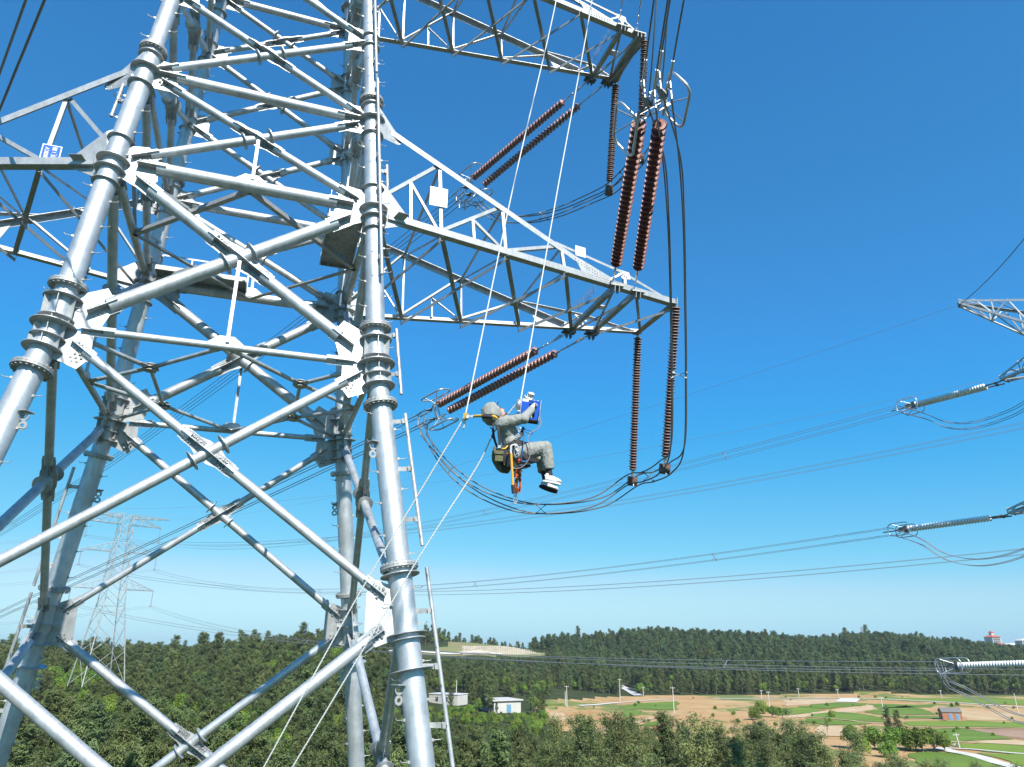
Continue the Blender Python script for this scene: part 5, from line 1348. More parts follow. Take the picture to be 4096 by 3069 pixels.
# motorbike by the road
p = on_ground(*C8p(1657, 1503)); t = thing('motorbike', p, 'small dark motorbike parked beside the pole on the road', 'motorbike'); X = V(.96, .28, 0); Y = V(-.28, .96, 0)
for nm, q in (('wheel', -.62), ('wheel', .62)):
    g = MB(); c = p + X * q + Z * .55; g.path([c + X * .3 * math.cos(a) + Z * .3 * math.sin(a) for a in np.linspace(0, 6.283, 17)[:-1]], .06, 6, closed=True); g.tube(c - Y * .06, c + Y * .06, .07, n=8); g.build(nm, DARKM, t)
g = MB(); g.path([p + X * -.62 + Z * .55, p + X * -.3 + Z * .95, p + X * .3 + Z * .9, p + X * .62 + Z * .55], [.04, .13, .15, .04], 8); g.path([p + X * .3 + Z * .9, p + X * .42 + Z * 1.25], .05, 6); g.ball(p + X * 0 + Z * .65, (.25, .14, .2)); g.build('body', WALLG, t)
g = MB(); g.path([p + X * -.55 + Z * 1.05, p + X * .05 + Z * 1.02], [.1, .14], 8); g.build('saddle', DARKM, t); g = MB(); g.path([p + X * .42 + Z * 1.25 - Y * .35, p + X * .42 + Z * 1.3, p + X * .42 + Z * 1.25 + Y * .35], .03, 6); g.build('handlebar', DARKM, t)
# town beyond the ridge
def tower_block(px0, px1, pyt, pyb, y, label, roofm, name='apartment_block', floors=6, hat=True):
    a = at_y(px0, pyb, y); b_ = at_y(px1, pyb, y); zt = at_y(px0, pyt, y)[2]; c = (a + b_) / 2; w = (b_[0] - a[0]); t = thing(name, c - Z * 30, label, 'building'); Hh = zt - c[2]
    X = V(.94, .34, 0); Y = V(-.34, .94, 0)
    g = MB(); g.box(c + Z * (Hh / 2 - 15), X, Y, Z, w * .42, w * .32, Hh / 2 + 15); g.build('wall', WALLW, t)
    for i in range(floors):
        for q in (-.62, -.2, .2, .62):
            g = MB(); g.box(c + Z * (Hh * (i + .5) / floors) + X * q * w * .42 - Y * (w * .32), X, Y, Z, w * .06, .25, Hh / floors * .28); g.build('window', GLASS, t)
        g = MB(); g.box(c + Z * (Hh * (i + .08) / floors) - Y * (w * .34), X, Y, Z, w * .36, w * .04, .25); g.build('balcony', WALLW, t)
    g = MB()
    def pyr(cc, hw1, hw2, h0, h1):
        g.add([cc + X * sx * hw1 + Y * sy * hw2 + Z * h0 for sx, sy in ((-1, -1), (1, -1), (1, 1), (-1, 1))] + [cc + X * sx * hw1 * .35 + Y * sy * hw2 * .35 + Z * h1 for sx, sy in ((-1, -1), (1, -1), (1, 1), (-1, 1))], [(0, 1, 5, 4), (1, 2, 6, 5), (2, 3, 7, 6), (3, 0, 4, 7), (4, 5, 6, 7), (3, 2, 1, 0)])
    pyr(c, w * .48, w * .38, Hh, Hh + w * .14)
    if hat: g.cur = 0
    g.build('roof', roofm, t)
    if hat:
        g = MB(); g.box(c + Z * (Hh + w * .22), X, Y, Z, w * .13, w * .1, w * .09); g.build('lantern_room', WALLW, t); g = MB(); pyr(c, w * .18, w * .15, Hh + w * .31, Hh + w * .42); g.build('lantern_roof', roofm, t)
tower_block(3950, 4005, 2549, 2590, 1150, 'white apartment tower with red hipped roof above the forest ridge', REDR)
tower_block(3986, 4022, 2577, 2600, 1120, 'low wide building with red roof in front of the white tower', REDR, 'low_block', 2, False)
tower_block(4072, 4120, 2563, 2600, 1250, 'grey flat block at the right edge of the horizon', ROOFC, 'grey_block', 4, False)
tower_block(4020, 4070, 2580, 2600, 1200, 'pale blue-roofed sheds between the white tower and the grey block', ROOFW, 'sheds', 1, False)
# buildings in the trees behind the distant tower
house(755, 2642, 5, 14, 8, 5, 'low orange-walled building in the trees right of the distant tower', 'orange_building', mat('orange_wall', (.55, .26, .13), .9, 0, var=.15, vscale=.3), ROOFC, [], y0=250)
house(700, 2640, 5, 10, 8, 6, 'pale pink building behind the base of the distant tower', 'pink_building', mat('pink_wall', (.60, .45, .38), .9, 0, var=.1, vscale=.3), ROOFC, [], y0=260)
# hazy lattice mast on the ridge
mb = at_y(3452, 2556, 1500); small_tower(V(mb[0], mb[1], mb[2] - 4), mb[2] + 23, 0, [('top', mb[2] + 20, 6, 1.4, .1, False), ('mid', mb[2] + 14, 6, 1.4, .1, False), ('low', mb[2] + 8, 6, 1.4, .1, False)], 3.5, 1.5, mb[2] + 4, .6, 'tiny hazy lattice pylon on the skyline over the forest ridge', 'mast', tr=.25, ar=.15)
# ---------------------------------------------------------------- the worker on the ropes
DW = 8.8
def q(cx, cy, dy=0.0): return at_y(1850 + cx / 3.682, 1550 + cy / 3.682, DW + dy)
CP = 1 / 3.682 / FPX * DW * 1.06       # metres per crop pixel at the worker
def cloth():
    m = mat('grey_suit', (.285, .29, .265), .75, 0, var=.03, vscale=9, spec=.25); nt = m.node_tree; N = nt.nodes; K = nt.links; tc = N.new('ShaderNodeTexCoord'); hs = []
    for sc_, ds, rot in ((9, 5.5, .6), (15, 7, 2.1)):
        mp = N.new('ShaderNodeMapping'); mp.inputs['Rotation'].default_value = (rot, rot * .7, rot * 1.3); mp.inputs['Scale'].default_value = (1, 1, .45); K.new(tc.outputs['Object'], mp.inputs[0])
        w = N.new('ShaderNodeTexNoise'); w.noise_type = 'RIDGED_MULTIFRACTAL'; w.inputs['Scale'].default_value = sc_; w.inputs['Detail'].default_value = 2; w.inputs['Distortion'].default_value = ds * .25; K.new(mp.outputs[0], w.inputs['Vector']); hs.append(w.outputs['Fac'])
    a = N.new('ShaderNodeMath'); a.operation = 'ADD'; K.new(hs[0], a.inputs[0]); K.new(hs[1], a.inputs[1])
    bp = N.new('ShaderNodeBump'); bp.inputs['Strength'].default_value = .6; bp.inputs['Distance'].default_value = .016; K.new(a.outputs[0], bp.inputs['Height']); K.new(bp.outputs[0], N['Principled BSDF'].inputs['Normal']); return m
SUIT = cloth()
SKIN = mat('skin', (.55, .30, .21), .5, 0, spec=.4); GLOVE = mat('white_glove', (.66, .65, .61), .8, 0, var=.06, vscale=30, bump=.5, bscale=90)
SHOE = mat('white_canvas', (.66, .65, .62), .7, 0, var=.06, vscale=20); SOLE = mat('black_sole', (.02, .02, .022), .8)
BLACK = mat('black_webbing', (.018, .018, .02), .7); OLIVE = mat('olive_canvas', (.13, .125, .06), .85, 0, var=.25, vscale=20, bump=.4, bscale=60)
YEL = mat('yellow_webbing', (.65, .38, .03), .6); ORAN = mat('orange_rope', (.55, .10, .02), .7); ROPEW = mat('white_rope', (.72, .71, .67), .75)
BLUEP = mat('blue_paint', (.004, .075, .42), .3, .1); BLUEC = mat('blue_cord', (.01, .10, .30), .6); REDM = mat('red_metal', (.6, .05, .02), .4)
GOLD = mat('gold_metal', (.62, .37, .06), .35, .6); FIBRE = mat('amber_fibreglass', (.68, .33, .03), .35); CABLE = mat('grey_cable', (.22, .18, .17), .5)
YLAB = mat('yellow_label', (.82, .74, .10), .5)
def blob(parts, name, m, parent, vox=.008, sm=6, disp=0.0, dsc=.05):
    g = MB()
    for f in parts: f(g)
    o = g.build(name, m, parent)
    md = o.modifiers.new('r', 'REMESH'); md.mode = 'VOXEL'; md.voxel_size = vox; md.use_smooth_shade = True
    if sm: s_ = o.modifiers.new('s', 'SMOOTH'); s_.factor = .5; s_.iterations = sm
    if disp:
        tx = bpy.data.textures.new('wrinkles', 'CLOUDS'); tx.noise_scale = dsc; tx.noise_depth = 2
        d = o.modifiers.new('d', 'DISPLACE'); d.texture = tx; d.strength = disp; d.texture_coords = 'LOCAL'; d.mid_level = .5
    dg = bpy.context.evaluated_depsgraph_get(); me = bpy.data.meshes.new_from_object(o.evaluated_get(dg)); o.modifiers.clear(); o.data = me; me.name = name
    for p in me.polygons: p.use_smooth = True
    return o
def limb(pts, rs, n=14):
    P = spline(pts, 5); R_ = np.interp(np.linspace(0, len(pts) - 1, len(P)), range(len(pts)), rs)
    return lambda g: g.path(P, list(R_), n)
def ell(c, r, ax=None): return lambda g: g.ball(c, r, 18, 12, ax)
man = thing('person', q(800, 1000), 'person in a hooded grey suit hanging seated in a harness, looking up', 'person')
FX, FD = V(1, 0, 0), V(0, 1, 0)
def fdir(dx, dy): return nz(q(500 + dx * 100, 500 + dy * 100) - q(500, 500))
fn = fdir(.70, -.71); fc = fdir(.71, .70)            # face normal (up right) and crown-to-chin direction
HC = q(500, 385)
rsh = q(585, 535, -.17); rel = q(905, 455, -.22); rwr = q(1020, 320, -.10)
lsh = q(610, 530, .17); lel = q(960, 420, .24); lwr = q(985, 235, .17)
hipR, kneeR, ankR = q(800, 985, -.09), q(1225, 880, -.13), q(1262, 1165, -.10)
hipL, kneeL, ankL = q(810, 1010, .10), q(1160, 1010, .17), q(1190, 1205, .12)
pel, wai, che, nek = q(790, 985), q(722, 840), q(665, 650), q(560, 500)
up_t = nz(che - pel); side = FD; fr = nz(np.cross(up_t, side))
fr = fr if fr[0] > 0 else -fr
def hand(w, d, bend, palmn, spread_ax, s_=1.0, thumb=1):
    """palm and five separate bent fingers; d pointing, bend direction of curl"""
    L = []
    pc = w + d * .05 * s_
    L.append(ell(pc, (.048 * s_, .041 * s_, .018 * s_), (d, spread_ax, palmn)))
    for i, (o, ln) in enumerate(((-.030, .062), (-.010, .072), (.010, .068), (.029, .054))):
        a = w + d * .085 * s_ + spread_ax * o * s_; b_ = a + (d * .8 + bend * .25) * ln * .5 * s_; c = b_ + (d * .35 + bend * .9) * ln * .45 * s_; e = c + (bend - d * .3) * ln * .4 * s_
        L.append(limb([a - d * .02, a, b_, c, e], [.0095 * s_, .0095 * s_, .009 * s_, .0085 * s_, .007 * s_], 8))
    t0 = w + d * .03 * s_ + spread_ax * .036 * thumb * s_; t1 = t0 + (spread_ax * thumb * .8 + d * .7) * .035 * s_; t2 = t1 + (d * .8 + bend * .7) * .03 * s_
    L.append(limb([t0, t1, t2], [.013 * s_, .0105 * s_, .009 * s_], 8)); return L
R_hand = (rwr, nz(q(1022, 232, .02) - rwr), fdir(.9, .2)); 
rd = nz(q(1030, 235, .0) - rwr); rb = nz(fdir(.3, .2) + FD * .8); rs_ = nz(np.cross(rd, rb)); 
ld = nz(fdir(.15, -1)); lb = nz(fdir(.2, .6) - FD * .8); ls_ = fdir(1, .15)
LH = q(985, 205, .20)
# body: one continuous surface of head, neck, trunk, limbs and hands
def head(g):
    g.ball(HC - fc * .0, (.082, .105, .074), 18, 14, (fn, fc, FD))
    g.ball(HC + fc * .05 + fn * .018, (.058, .06, .055), 14, 10, (fn, fc, FD))
    nb = HC + fn * .078 + fc * .012; g.path([nb - fc * .03, nb + fn * .012, nb + fn * .024 + fc * .022, nb + fc * .032], [.008, .011, .014, .01], 8)
    for s_ in (-1, 1):
        g.ball(HC + fn * .068 - fc * .012 + FD * s_ * .032, .016, 8, 6); g.ball(HC + FD * s_ * .078 + fc * .01, (.022, .03, .010), 8, 6, (fn, fc, FD))
        g.path([HC + fn * .076 - fc * .034 + FD * s_ * .014, HC + fn * .074 - fc * .036 + FD * s_ * .045], .007, 6)
    for t in (.050, .062): g.path([HC + fn * .076 + fc * t - FD * .022, HC + fn * .084 + fc * t, HC + fn * .076 + fc * t + FD * .022], .007, 6)
    g.ball(HC + fn * .062 + fc * .086, (.022, .022, .026), 8, 6, (fn, fc, FD))
bodyp = [head, limb([HC + fc * .04 - fn * .03, nek, che], [.055, .055, .09]), limb([nek, che, wai, pel], [.07, .12, .105, .12])]
for a, b_, c, r in ((rsh, rel, rwr, .045), (lsh, lel, lwr, .045)): bodyp.append(limb([che + (a - che) * .5, a, b_, c], [.06, .055, .04, .026]))
for a, b_, c in ((hipR, kneeR, ankR), (hipL, kneeL, ankL)): bodyp.append(limb([pel, a, b_, c], [.09, .075, .055, .035])); bodyp.append(ell(c, .036))
bodyp += hand(rwr, rd, rb, nz(np.cross(rd, rs_)), rs_, .86) + hand(LH, ld, lb, nz(np.cross(ld, ls_)), ls_, .86, -1) + [limb([lwr, LH], [.026, .028])]
foot = [(ankR, nz(fdir(.95, .34)), -.10), (ankL, nz(fdir(.93, .42)), .1)]
blob(bodyp, 'body', SKIN, man, .0065, 3)
# clothing
suit = [limb([nek, che, wai, pel], [.075, .125, .115, .13], 18), ell(che, (.125, .165, .19), (fr, up_t, side)), ell(wai, (.115, .13, .165), (fr, up_t, side)), ell(pel, (.14, .13, .18), (fr, up_t, side)),
        ell(q(640, 520), (.10, .08, .2), (fr, up_t, side))]
for a, b_, c, rr in ((rsh, rel, rwr, (.085, .085, .066, .060, .050)), (lsh, lel, lwr, (.085, .085, .066, .060, .05))):
    suit.append(limb([a + (che - a) * .4, a, b_ + (a - b_) * .12, b_ + (c - b_) * .25, c], list(rr), 16))
suit.append(ell(rel + fdir(0, 1) * .01, .066))
for a, b_, c in ((hipR, kneeR, ankR), (hipL, kneeL, ankL)):
    suit.append(limb([a, a + (b_ - a) * .5, b_ - nz(b_ - a) * .03, b_ + (c - b_) * .3, c + nz(c - b_) * .035], [.112, .104, .082, .080, .074], 18)); suit.append(ell(b_, .080))
suit.append(ell(pel + nz(q(0, 100) - q(0, 0)) * .02, (.13, .12, .17), (fr, up_t, side)))
so = blob(suit, 'suit', SUIT, man, .0085, 4, .020, .06)
# hood: cloth shell open toward the face
def hoodf(g):
    nu, nv = 30, 18; c = q(425, 405, 0); A = (fn, fc, FD); r = (.135, .138, .132); vs = []
    dirs = []
    for j in range(nv + 1):
        th = math.pi * j / nv * .70 + .0
        for i in range(nu):
            ph = 2 * math.pi * i / nu; w_ = 1 + .035 * math.sin(ph * 7 + j) * math.sin(th)
            d = -A[0] * math.cos(th) + (A[1] * math.cos(ph) + A[2] * math.sin(ph)) * math.sin(th)
            e = 1.0 if th < 1.6 else 1.0 - .10 * (th - 1.6)
            sc_ = r[0] * w_ * e * (1.12 if (d @ fdir(-.2, -1)) > .5 else 1.0); vs.append(c + d * sc_ + A[0] * max(0, th - 1.4) * .05)
    fs = [(j * nu + i, j * nu + (i + 1) % nu, (j + 1) * nu + (i + 1) % nu, (j + 1) * nu + i) for j in range(nv) for i in range(nu)]
    g.add(vs, fs, True)
g = MB(); hoodf(g); ho = g.build('hood', SUIT, man); sm_ = ho.modifiers.new('t', 'SOLIDIFY'); sm_.thickness = .006
tx = bpy.data.textures.new('folds', 'CLOUDS'); tx.noise_scale = .08; d_ = ho.modifiers.new('d', 'DISPLACE'); d_.texture = tx; d_.strength = .022; d_.texture_coords = 'LOCAL'
g = MB(); g.ball(HC - fc * .045 - fn * .012, (.098, .075, .088), 14, 10, (fn, fc, FD)); g.plate([HC - fc * .075 + fn * .06 - FD * .06, HC - fc * .075 + fn * .06 + FD * .06, HC - fc * .10 + fn * .135 + FD * .03, HC - fc * .10 + fn * .135 - FD * .03], fc, .008); g.build('cap', BLUEC, man)
g = MB()
for s_ in (-1, 1): g.path([HC + fn * .088 - fc * .012 + FD * (s_ * .034 + .022 * math.cos(a)) + fc * .016 * math.sin(a) for a in np.linspace(0, 6.283, 13)[:-1]], .0025, 5, closed=True); g.path([HC + fn * .085 - fc * .012 + FD * s_ * .055, HC + FD * s_ * .08 - fc * .005], .003, 5)
g.path([HC + fn * .09 - fc * .012 - FD * .012, HC + fn * .09 - fc * .012 + FD * .012], .003, 5); g.build('spectacles', DARKM, man)
g = MB(); g.path([q(600, 430, -.06), q(640, 395, -.05), q(668, 410, 0), q(660, 430, .05)], .012, 6); g.plate([q(620, 395, -.05), q(652, 380, -.05), q(678, 408, -.05), q(650, 435, -.05), q(628, 425, -.05)], FD, .03); g.build('chin_strap', BLACK, man)
blob(hand(rwr, rd, rb, nz(np.cross(rd, rs_)), rs_, 1.12) + [limb([rwr - rd * .03, rwr + rd * .02], [.042, .038], 12)], 'glove', GLOVE, man, .005, 2)
blob(hand(LH, ld, lb, nz(np.cross(ld, ls_)), ls_, 1.12, -1) + [limb([lwr - ld * .02, LH + ld * .01], [.04, .036], 12)], 'glove', GLOVE, man, .005, 2)
for (an, fd, dy), (heel, toe, btm) in zip(foot, (((1192, 1335), (1462, 1392), 0), ((1142, 1425), (1415, 1512), 1))):
    h_, t_ = q(*heel, dy), q(*toe, dy); u = nz(t_ - h_); L = np.linalg.norm(t_ - h_); n_ = nz(fdir(u[2] * 0 + .25, -1)) ; n_ = nz(n_ - u * (n_ @ u)); w_ = nz(np.cross(u, n_))
    if btm: n_ = nz(n_ + w_ * (.75 if w_[1] > 0 else -.75)); w_ = np.cross(u, n_)
    o = blob([limb([h_ + u * .02, h_ + u * L * .35, h_ + u * L * .7, t_ - u * .03], [.036, .040, .038, .028], 14), limb([h_ + u * .03 + n_ * .01, h_ + u * .06 + n_ * .055], [.036, .040], 12), limb([h_ + u * L * .3 + n_ * .02, h_ + u * L * .6 + n_ * .012], [.038, .034], 12), ell(t_ - u * .045, (.045, .024, .042), (u, n_, w_))], 'shoe', SHOE, man, .005, 4)
    g = MB(); pr = []
    for i in range(20):
        a = 2 * math.pi * i / 20; x_ = .5 - .5 * math.cos(a); wd_ = (.030 + .014 * x_) * abs(math.sin(a)) ** .6 * (1 if math.sin(a) > 0 else -1); pr.append(h_ + u * (x_ * L - .005) + w_ * wd_ - n_ * .036)
    g.plate(pr, n_, .020); g.build('sole', SOLE if btm else SHOE, o)
    g = MB(); g.path([an + nz(an - (kneeR if not btm else kneeL)) * -.03, an + (h_ + u * .07 + n_ * .05 - an) * .5, h_ + u * .07 + n_ * .045], [.045, .038, .040], 12); g.build('sock', BLACK, man)
    if not btm:
        g = MB()
        for i in range(4): c = h_ + u * (.10 + .022 * i) + n_ * (.053 - .006 * i); g.path([c - w_ * .02, c + n_ * .004, c + w_ * .02], .0035, 5)
        g.build('laces', DARKM, o)
# harness
def strap(pts, w_, m, name='harness_strap', t=.006, nrm=None):
    g = MB(); P = spline([q(*p) for p in pts], 5); 
    for a, b_ in zip(P[:-1], P[1:]):
        u = nz(b_ - a); sd = nz(np.cross(u, FD)); g.box((a + b_) / 2, u, sd, np.cross(u, sd), np.linalg.norm(b_ - a) / 2 + .003, w_ / 2, t)
    return g.build(name, m, man)
strap([(525, 500, -.2), (530, 640, -.215), (545, 780, -.2), (548, 940, -.19)], .035, BLACK)
strap([(470, 480, -.05), (450, 620, -.06), (470, 760, -.08), (510, 880, -.12)], .03, BLACK)
strap([(590, 900, -.16), (680, 850, -.20), (780, 790, -.20), (870, 690, -.16), (880, 620, -.1)], .05, BLACK)
strap([(690, 830, -.2), (770, 850, -.21), (830, 800, -.2), (930, 830, -.16), (970, 830, -.1)], .045, BLACK)
strap([(585, 870, -.19), (610, 950, -.21), (640, 1060, -.2), (700, 1140, -.16)], .085, BLACK)
strap([(880, 930, -.19), (930, 1010, -.21), (1000, 1060, -.2), (1110, 1075, -.1)], .05, BLACK)
strap([(720, 1100, -.2), (800, 1165, -.19), (900, 1170, -.16), (990, 1140, -.1)], .05, BLACK)
strap([(585, 900, -.22), (625, 900, -.225), (665, 860, -.22)], .016, YEL, 'harness_trim'); strap([(655, 975, -.22), (700, 960, -.22)], .012, YEL, 'harness_trim'); strap([(1068, 1040, -.02), (1090, 1085, -.02)], .018, YEL, 'harness_trim')
g = MB(); g.box(q(542, 875, -.215), fdir(1, 0), FD, Z, .018, .008, .018); g.box(q(810, 720, -.2), fdir(.7, -.5), FD, fdir(.5, .7), .03, .008, .024)
for i in range(4): g.box(q(770 + i * 18, 760 - i * 22, -.215), fdir(.8, .6), FD, fdir(.6, -.8), .024, .004, .004)
g.build('buckles', ALU, man)
g = MB()
for cx, cy, a_, rx, ry in ((760, 880, .3, .026, .045), (800, 890, -.5, .022, .048), (785, 950, .2, .02, .04), (840, 620, .2, .018, .028), (800, 1000, .6, .015, .03)):
    c = q(cx, cy, -.24); e1 = fdir(math.cos(a_), math.sin(a_)); e2 = fdir(-math.sin(a_), math.cos(a_)); g.path([c + e1 * rx * math.cos(t) + e2 * ry * math.sin(t) for t in np.linspace(0, 6.283, 15)[:-1]], .0045, 6, closed=True)
g.build('carabiners', ALU, man)
g = MB(); g.ball(q(840, 1075, -.22), (.016, .02, .02), 8, 6); g.path([q(820, 1060, -.22), q(832, 1110, -.22)], .008, 6); g.build('red_fitting', REDM, man)
g = MB(); g.path(spline([q(900, 600, -.15), q(905, 720, -.2), q(893, 880, -.24), q(875, 980, -.24), q(862, 1062, -.24)], 6), .0065, 6); g.path(spline([q(905, 615, -.14), q(970, 630, -.14), q(1035, 660, -.14), q(1020, 688, -.14), q(960, 672, -.14), q(910, 645, -.14)], 6), .006, 6)
g.path(spline([q(865, 1080, -.24), q(900, 1095, -.24), q(960, 1085, -.2), q(1020, 1098, -.15)], 6), [.011] * 19, 6); g.ball(q(895, 600, -.15), .02, 8, 6); g.build('blue_cord', BLUEC, man)
# things carried: they hang from the harness
t = thing('tool_bag', q(590, 1120, -.02), 'olive green canvas bag hanging behind the hips of the seated person', 'bag')
o = blob([limb([q(500, 900, -.05), q(535, 1040, -.02), q(610, 1160, 0), q(700, 1215, .02)], [.055, .095, .095, .055], 14), ell(q(560, 1080, .02), (.07, .12, .13), (fdir(1, .3), fdir(-.3, 1), FD))], 'bag_body', OLIVE, t, .008, 4, .012, .06)
g = MB(); g.box(q(540, 1020, -.19), fdir(1, .05), FD, fdir(-.05, 1), .048, .03, .062); g.box(q(545, 965, -.2), fdir(1, .05), FD, fdir(-.05, 1), .052, .034, .022); g.box(q(475, 930, -.12), fdir(.3, 1), FD, fdir(1, -.3), .045, .03, .015); g.build('pocket', OLIVE, t)
g = MB(); g.box(q(590, 1150, -.1), fdir(.35, .9), FD, fdir(.9, -.35), .09, .012, .016)
for i in range(7): g.box(q(632 + i * 11, 1035 + i * 25, -.10), fdir(.4, .9), FD, fdir(.9, -.4), .008, .012, .02)
g.build('bag_strap', BLACK, t)
t = thing('insulating_rod', q(716, 975, -.32), 'amber rod with white hook and black grip hanging at the thigh', 'rod')
g = MB(); g.tube(q(716, 975, -.32), q(742, 1445, -.32), .0155, .0155, 12); g.build('rod', FIBRE, t)
g = MB(); g.tube(q(741, 1440, -.32), q(748, 1562, -.32), .0225, .019, 12); g.build('grip', BLACK, t)
g = MB(); g.path([q(716, 985, -.32), q(712, 900, -.32), q(712, 865, -.32), q(735, 848, -.32), q(760, 845, -.3), q(780, 870, -.28)], .0105, 8); g.path([q(716, 905, -.32), q(700, 940, -.32)], .008, 6); g.build('hook', GLOVE, t)
t = thing('rope_coil', q(815, 1200, 0), 'bright orange rope coil hanging below the seated person beside the amber rod', 'rope')
g = MB(); R2 = random.Random(3)
for k in range(6):
    w_ = 42 + R2.uniform(-22, 16); h_ = R2.uniform(215, 275); c = [(815 + R2.uniform(-10, 14) - w_ * math.sin(a) * (1 if k % 2 else -1) * (.55 + .45 * abs(math.sin(a / 2))), 1285 + h_ * (.5 - .5 * math.cos(a)), R2.uniform(-.015, .015) + .03 * math.sin(a)) for a in np.linspace(0, 6.283, 25)[:-1]]
    g.path([q(*p) for p in c], .0065, 6, closed=True)
for k in range(5): g.path([q(812 + 48 * math.cos(a), 1262 + k * 12 + 10 * math.sin(a), .035 * math.sin(a)) for a in np.linspace(0, 6.283, 13)[:-1]], .0075, 6, closed=True)
for k in range(4): g.path([q(800 + 60 * math.cos(a) + k * 6, 1210 + k * 9, .05 * math.sin(a)) for a in np.linspace(0, 6.283, 13)[:-1]], .007, 6, closed=True)
g.build('coils', ORAN, t)
t = thing('sling', q(810, 1220, .05), 'grey webbing sling with a long oval hook hanging lowest under the rope coil', 'sling')
g = MB(); g.bar(q(805, 1230, .05), q(790, 1560, .05), FX, .032, .01); g.build('webbing', CABLE, t)
g = MB(); c = q(778, 1650, .05); g.path([q(790, 1550, .05), q(782, 1600, .05)], .015, 8); g.path([c + fdir(1, 0) * .022 * math.cos(a) + fdir(0, 1) * .055 * math.sin(a) for a in np.linspace(0, 6.283, 17)[:-1]], .007, 6, closed=True); g.path([c + fdir(0, 1) * -.05, c + fdir(.1, 1) * .05], .005, 6); g.build('oval_hook', ALU, t)
# winch held overhead
t = thing('rope_winch', q(1015, 330, .02), 'bright blue rope winch box with silver drum and yellow labels held up by the person', 'winch')
cA, cB, cC, cD = q(880, 155), q(1148, 190), q(1110, 475), q(862, 440)
wx = nz(cB - cA); wz = nz(cA - cD); wz = nz(wz - wx * (wz @ wx)); wy = np.cross(wz, wx); wy = wy if wy[1] > 0 else -wy
c = (cA + cB + cC + cD) / 4; hx, hz = np.linalg.norm(cB - cA) / 2, np.linalg.norm(cA - cD) / 2; hy = .075
c = c + wy * (hy + .03)
g = MB()
# front face with a deep opening, made of four strips, and the other faces
ox0, ox1, oz0, oz1 = -.20 * hx, .52 * hx, -.80 * hz, .58 * hz
def fbox(x0, x1, z0, z1, y0, y1): g.box(c + wx * (x0 + x1) / 2 + wz * (z0 + z1) / 2 + wy * (y0 + y1) / 2, wx, wy, wz, abs(x1 - x0) / 2, abs(y1 - y0) / 2, abs(z1 - z0) / 2)
fbox(-hx, ox0, -hz, hz, -hy, -hy + .012); fbox(ox1, hx, -hz, hz, -hy, -hy + .012); fbox(ox0, ox1, oz1, hz, -hy, -hy + .012); fbox(ox0, ox1, -hz, oz0, -hy, -hy + .012)
fbox(-hx, hx, -hz, hz, hy - .012, hy); fbox(-hx, hx, hz - .012, hz, -hy + .013, hy - .013); fbox(-hx, -hx + .01, -hz, hz - .013, -hy + .013, hy - .013); fbox(hx - .01, hx, -hz, hz - .013, -hy + .013, hy - .013)
g.build('housing', BLUEP, t)
g = MB()
for x in (-hx - .006, hx + .006): fbox(x - .003, x + .003, -hz - .006, hz + .008, -hy - .006, hy + .004)
g.build('side_plate', ALU, t)
g = MB(); fbox(-hx + .01, hx - .01, -hz, -hz + .012, -hy + .013, hy - .013); fbox(-hx, hx, -hz - .012, -hz, -hy, hy); fbox(ox0 + .002, ox1 - .002, oz0, oz1, hy - .03, hy - .014); g.build('bottom_tray', SOLE, t)
g = MB(); fbox(-hx + .004, -.32 * hx, hz * .76, hz * .97, -hy - .003, -hy); g.build('white_label', SIGNW, t)
g = MB(); fbox(-hx + .004, -.25 * hx, hz * .985, hz + .004, -hy - .004, -hy + .05); g.build('yellow_label', YLAB, t); g = MB(); fbox(ox0 + .045, ox1 - .03, oz0 + .004, oz0 + .06, -hy + .03, -hy + .033); g.build('yellow_label', YLAB, t)
g = MB(); fbox(-.2 * hx, .32 * hx, hz * .76, hz * .86, -hy - .003, -hy); g.build('name_strip', SOLE, t)
g = MB(); dc = q(842, 262, .06); g.lathe(dc - wx * .015, wx, [(-.03, .0), (-.03, .055), (-.02, .075), (.01, .078), (.03, .072), (.035, 0)], 20); g.box(dc + wz * -.085, wx, wy, wz, .02, .03, .012); g.build('drum', ALU, t)
g = MB(); g.path([q(862, 165, .05), q(858, 185, .05), q(850, 200, .04)], .012, 8); g.path([q(850, 180, .04), q(880, 190, .03)], .009, 6)
for x in (-.35, .1, .5): g.path([c + wx * x * hx + wz * hz - wy * .02, c + wx * x * hx + wz * (hz + .018) - wy * .02, c + wx * (x * hx + .03) + wz * (hz + .018) - wy * .02, c + wx * (x * hx + .03) + wz * hz - wy * .02], .005, 6)
g.build('top_handle', ALU, t)
wire(spline([q(1143, 330, .02), q(1138, 430, -.05), q(1155, 520, -.08), q(1120, 600, -.1), q(1010, 665, -.16), q(965, 730, -.2), q(965, 800, -.24), q(995, 880, -.26), q(990, 1010, -.26), q(930, 1130, -.26), q(840, 1190, -.26), q(750, 1190, -.26), q(695, 1130, -.26), q(683, 1030, -.26), q(690, 970, -.26)], 8), .0062, 'grey control cable looping from the blue winch down past the waist of the person', 'cable', None, 'control_cable', CABLE, 6)
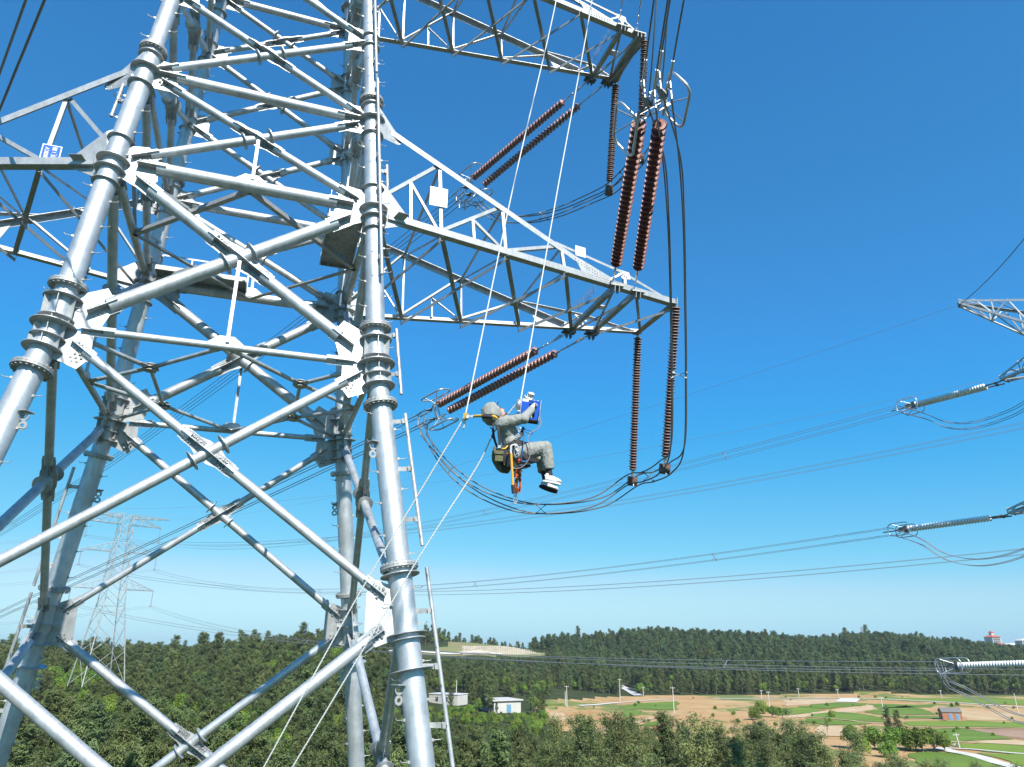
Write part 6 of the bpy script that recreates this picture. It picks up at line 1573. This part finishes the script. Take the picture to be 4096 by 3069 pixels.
# rope grab with its energy absorber
t = thing('rope_grab', q(52, 425), 'golden rope grab clamped on the left white rope, holding the yellow and black lanyard', 'rope grab')
c = q(45, 425); g = MB(); g.plate([q(20, 378, -.02), q(62, 378, -.02), q(96, 405, -.02), q(92, 465, -.02), q(60, 482, -.02), q(4, 462, -.02)], FD, .03); g.build('grab_body', GOLD, t)
g = MB(); g.lathe(q(66, 445, -.05), FD, [(-.01, 0), (-.01, .028), (.01, .028), (.01, 0)], 16); g.bar(q(50, 418, -.045), q(165, 428, -.045), Z, .02, .01); g.box(q(150, 427, -.045), fdir(1, 0), FD, Z, .02, .01, .016); g.build('cam', ALU, t)
t = thing('shock_absorber_lanyard', q(345, 425, -.19), 'yellow and black lanyard pack running level behind the head of the person', 'lanyard')
g = MB(); g.path(spline([q(172, 425, -.05), q(240, 420, -.12), q(300, 420, -.18)], 5), .019, 8); g.path(spline([q(430, 425, -.2), q(470, 430, -.2), q(510, 455, -.19)], 5), .02, 8); g.build('yellow_webbing', YEL, t)
g = MB(); g.path(spline([q(285, 428, -.18), q(370, 430, -.2), q(440, 436, -.2)], 5), [.024] * 11, 8); g.path(spline([q(310, 408, -.18), q(440, 405, -.2), q(520, 430, -.2), q(560, 470, -.19)], 5), .013, 6); g.build('black_sleeve', BLACK, t)
# white laid ropes: two strands twisted so that the lay shows
def laid(P, r, label, name='climbing_rope'):
    P = spline(P, 30); L = [0]
    for a, b_ in zip(P[:-1], P[1:]): L.append(L[-1] + np.linalg.norm(b_ - a))
    n = int(L[-1] / .022); S = np.linspace(0, L[-1], n); A = np.array(P); C = np.stack([np.interp(S, L, A[:, k]) for k in range(3)], 1)
    g = MB()
    for ph in (0, 2.094, 4.189):
        pts = []
        for i in range(n):
            u = nz(C[min(i + 1, n - 1)] - C[max(i - 1, 0)]); x, y = perp(u); a = S[i] / .13 * 2 * math.pi + ph; pts.append(C[i] + (x * math.cos(a) + y * math.sin(a)) * r * .5)
        g.path(pts, r * .62, 5)
    o = g.build(name, ROPEW, origin=P[0]); return tag(o, label, 'rope', 'white climbing ropes')
RP = .0092
laid([at_y(2262, -300, 9.4), at_y(2225, 0, 9.2), at_y(2050, 760, 9.0), at_y(1866, 1640, 8.85), q(20, 450), at_y(1720, 1900, 9.0), at_y(1400, 2440, 9.4), at_y(1055, 3069, 9.8), at_y(900, 3340, 10.1)], RP, 'left one of the two white ropes, passing through the golden rope grab')
laid([at_y(2400, -300, 9.4), at_y(2368, 0, 9.2), at_y(2230, 760, 9.05), at_y(2088, 1570, 8.9), q(858, 185, .05), q(842, 200, .05)], RP, 'right white rope coming down from the top edge into the blue winch')
laid([q(838, 205, .05), q(760, 280, .08), q(670, 390, .12), q(600, 470, .16), q(500, 610, .15), q(432, 720, .08), at_y(1900, 1880, 9.0), at_y(1680, 2224, 9.2), at_y(1170, 3069, 9.8), at_y(1010, 3340, 10.1)], RP, 'white rope from the winch behind the back of the person down to the bottom edge')
g = MB(); g.path([q(405, 585, .0), q(440, 620, .02), q(470, 640, 0)], .006, 6); g.path([q(430, 735, .05), q(445, 690, .03), q(470, 640, .0)], .012, 6); g.path([q(440, 740, .05), q(485, 780, 0), q(505, 860, -.1)], .008, 6); o = g.build('back_strap', BLACK, man)

# ---------------------------------------------------------------- thin daylight haze over the whole view
g = MB(); g.box((0, 1800, 12), V(1, 0, 0), V(0, 1, 0), Z, 7000, 2500, 40)
hm = bpy.data.materials.new('haze_air'); hm.use_nodes = True; hn = hm.node_tree; hn.nodes.remove(hn.nodes['Principled BSDF'])
pv = hn.nodes.new('ShaderNodeVolumePrincipled'); pv.inputs['Color'].default_value = (.84, .93, 1, 1); pv.inputs['Density'].default_value = 0.00011; pv.inputs['Anisotropy'].default_value = .2
hn.links.new(pv.outputs[0], hn.nodes['Material Output'].inputs['Volume'])
hz = g.build('haze', hm); hz['kind'] = 'stuff'; hz['label'] = 'thin pale blue daylight haze over the far hills'; hz['category'] = 'haze'
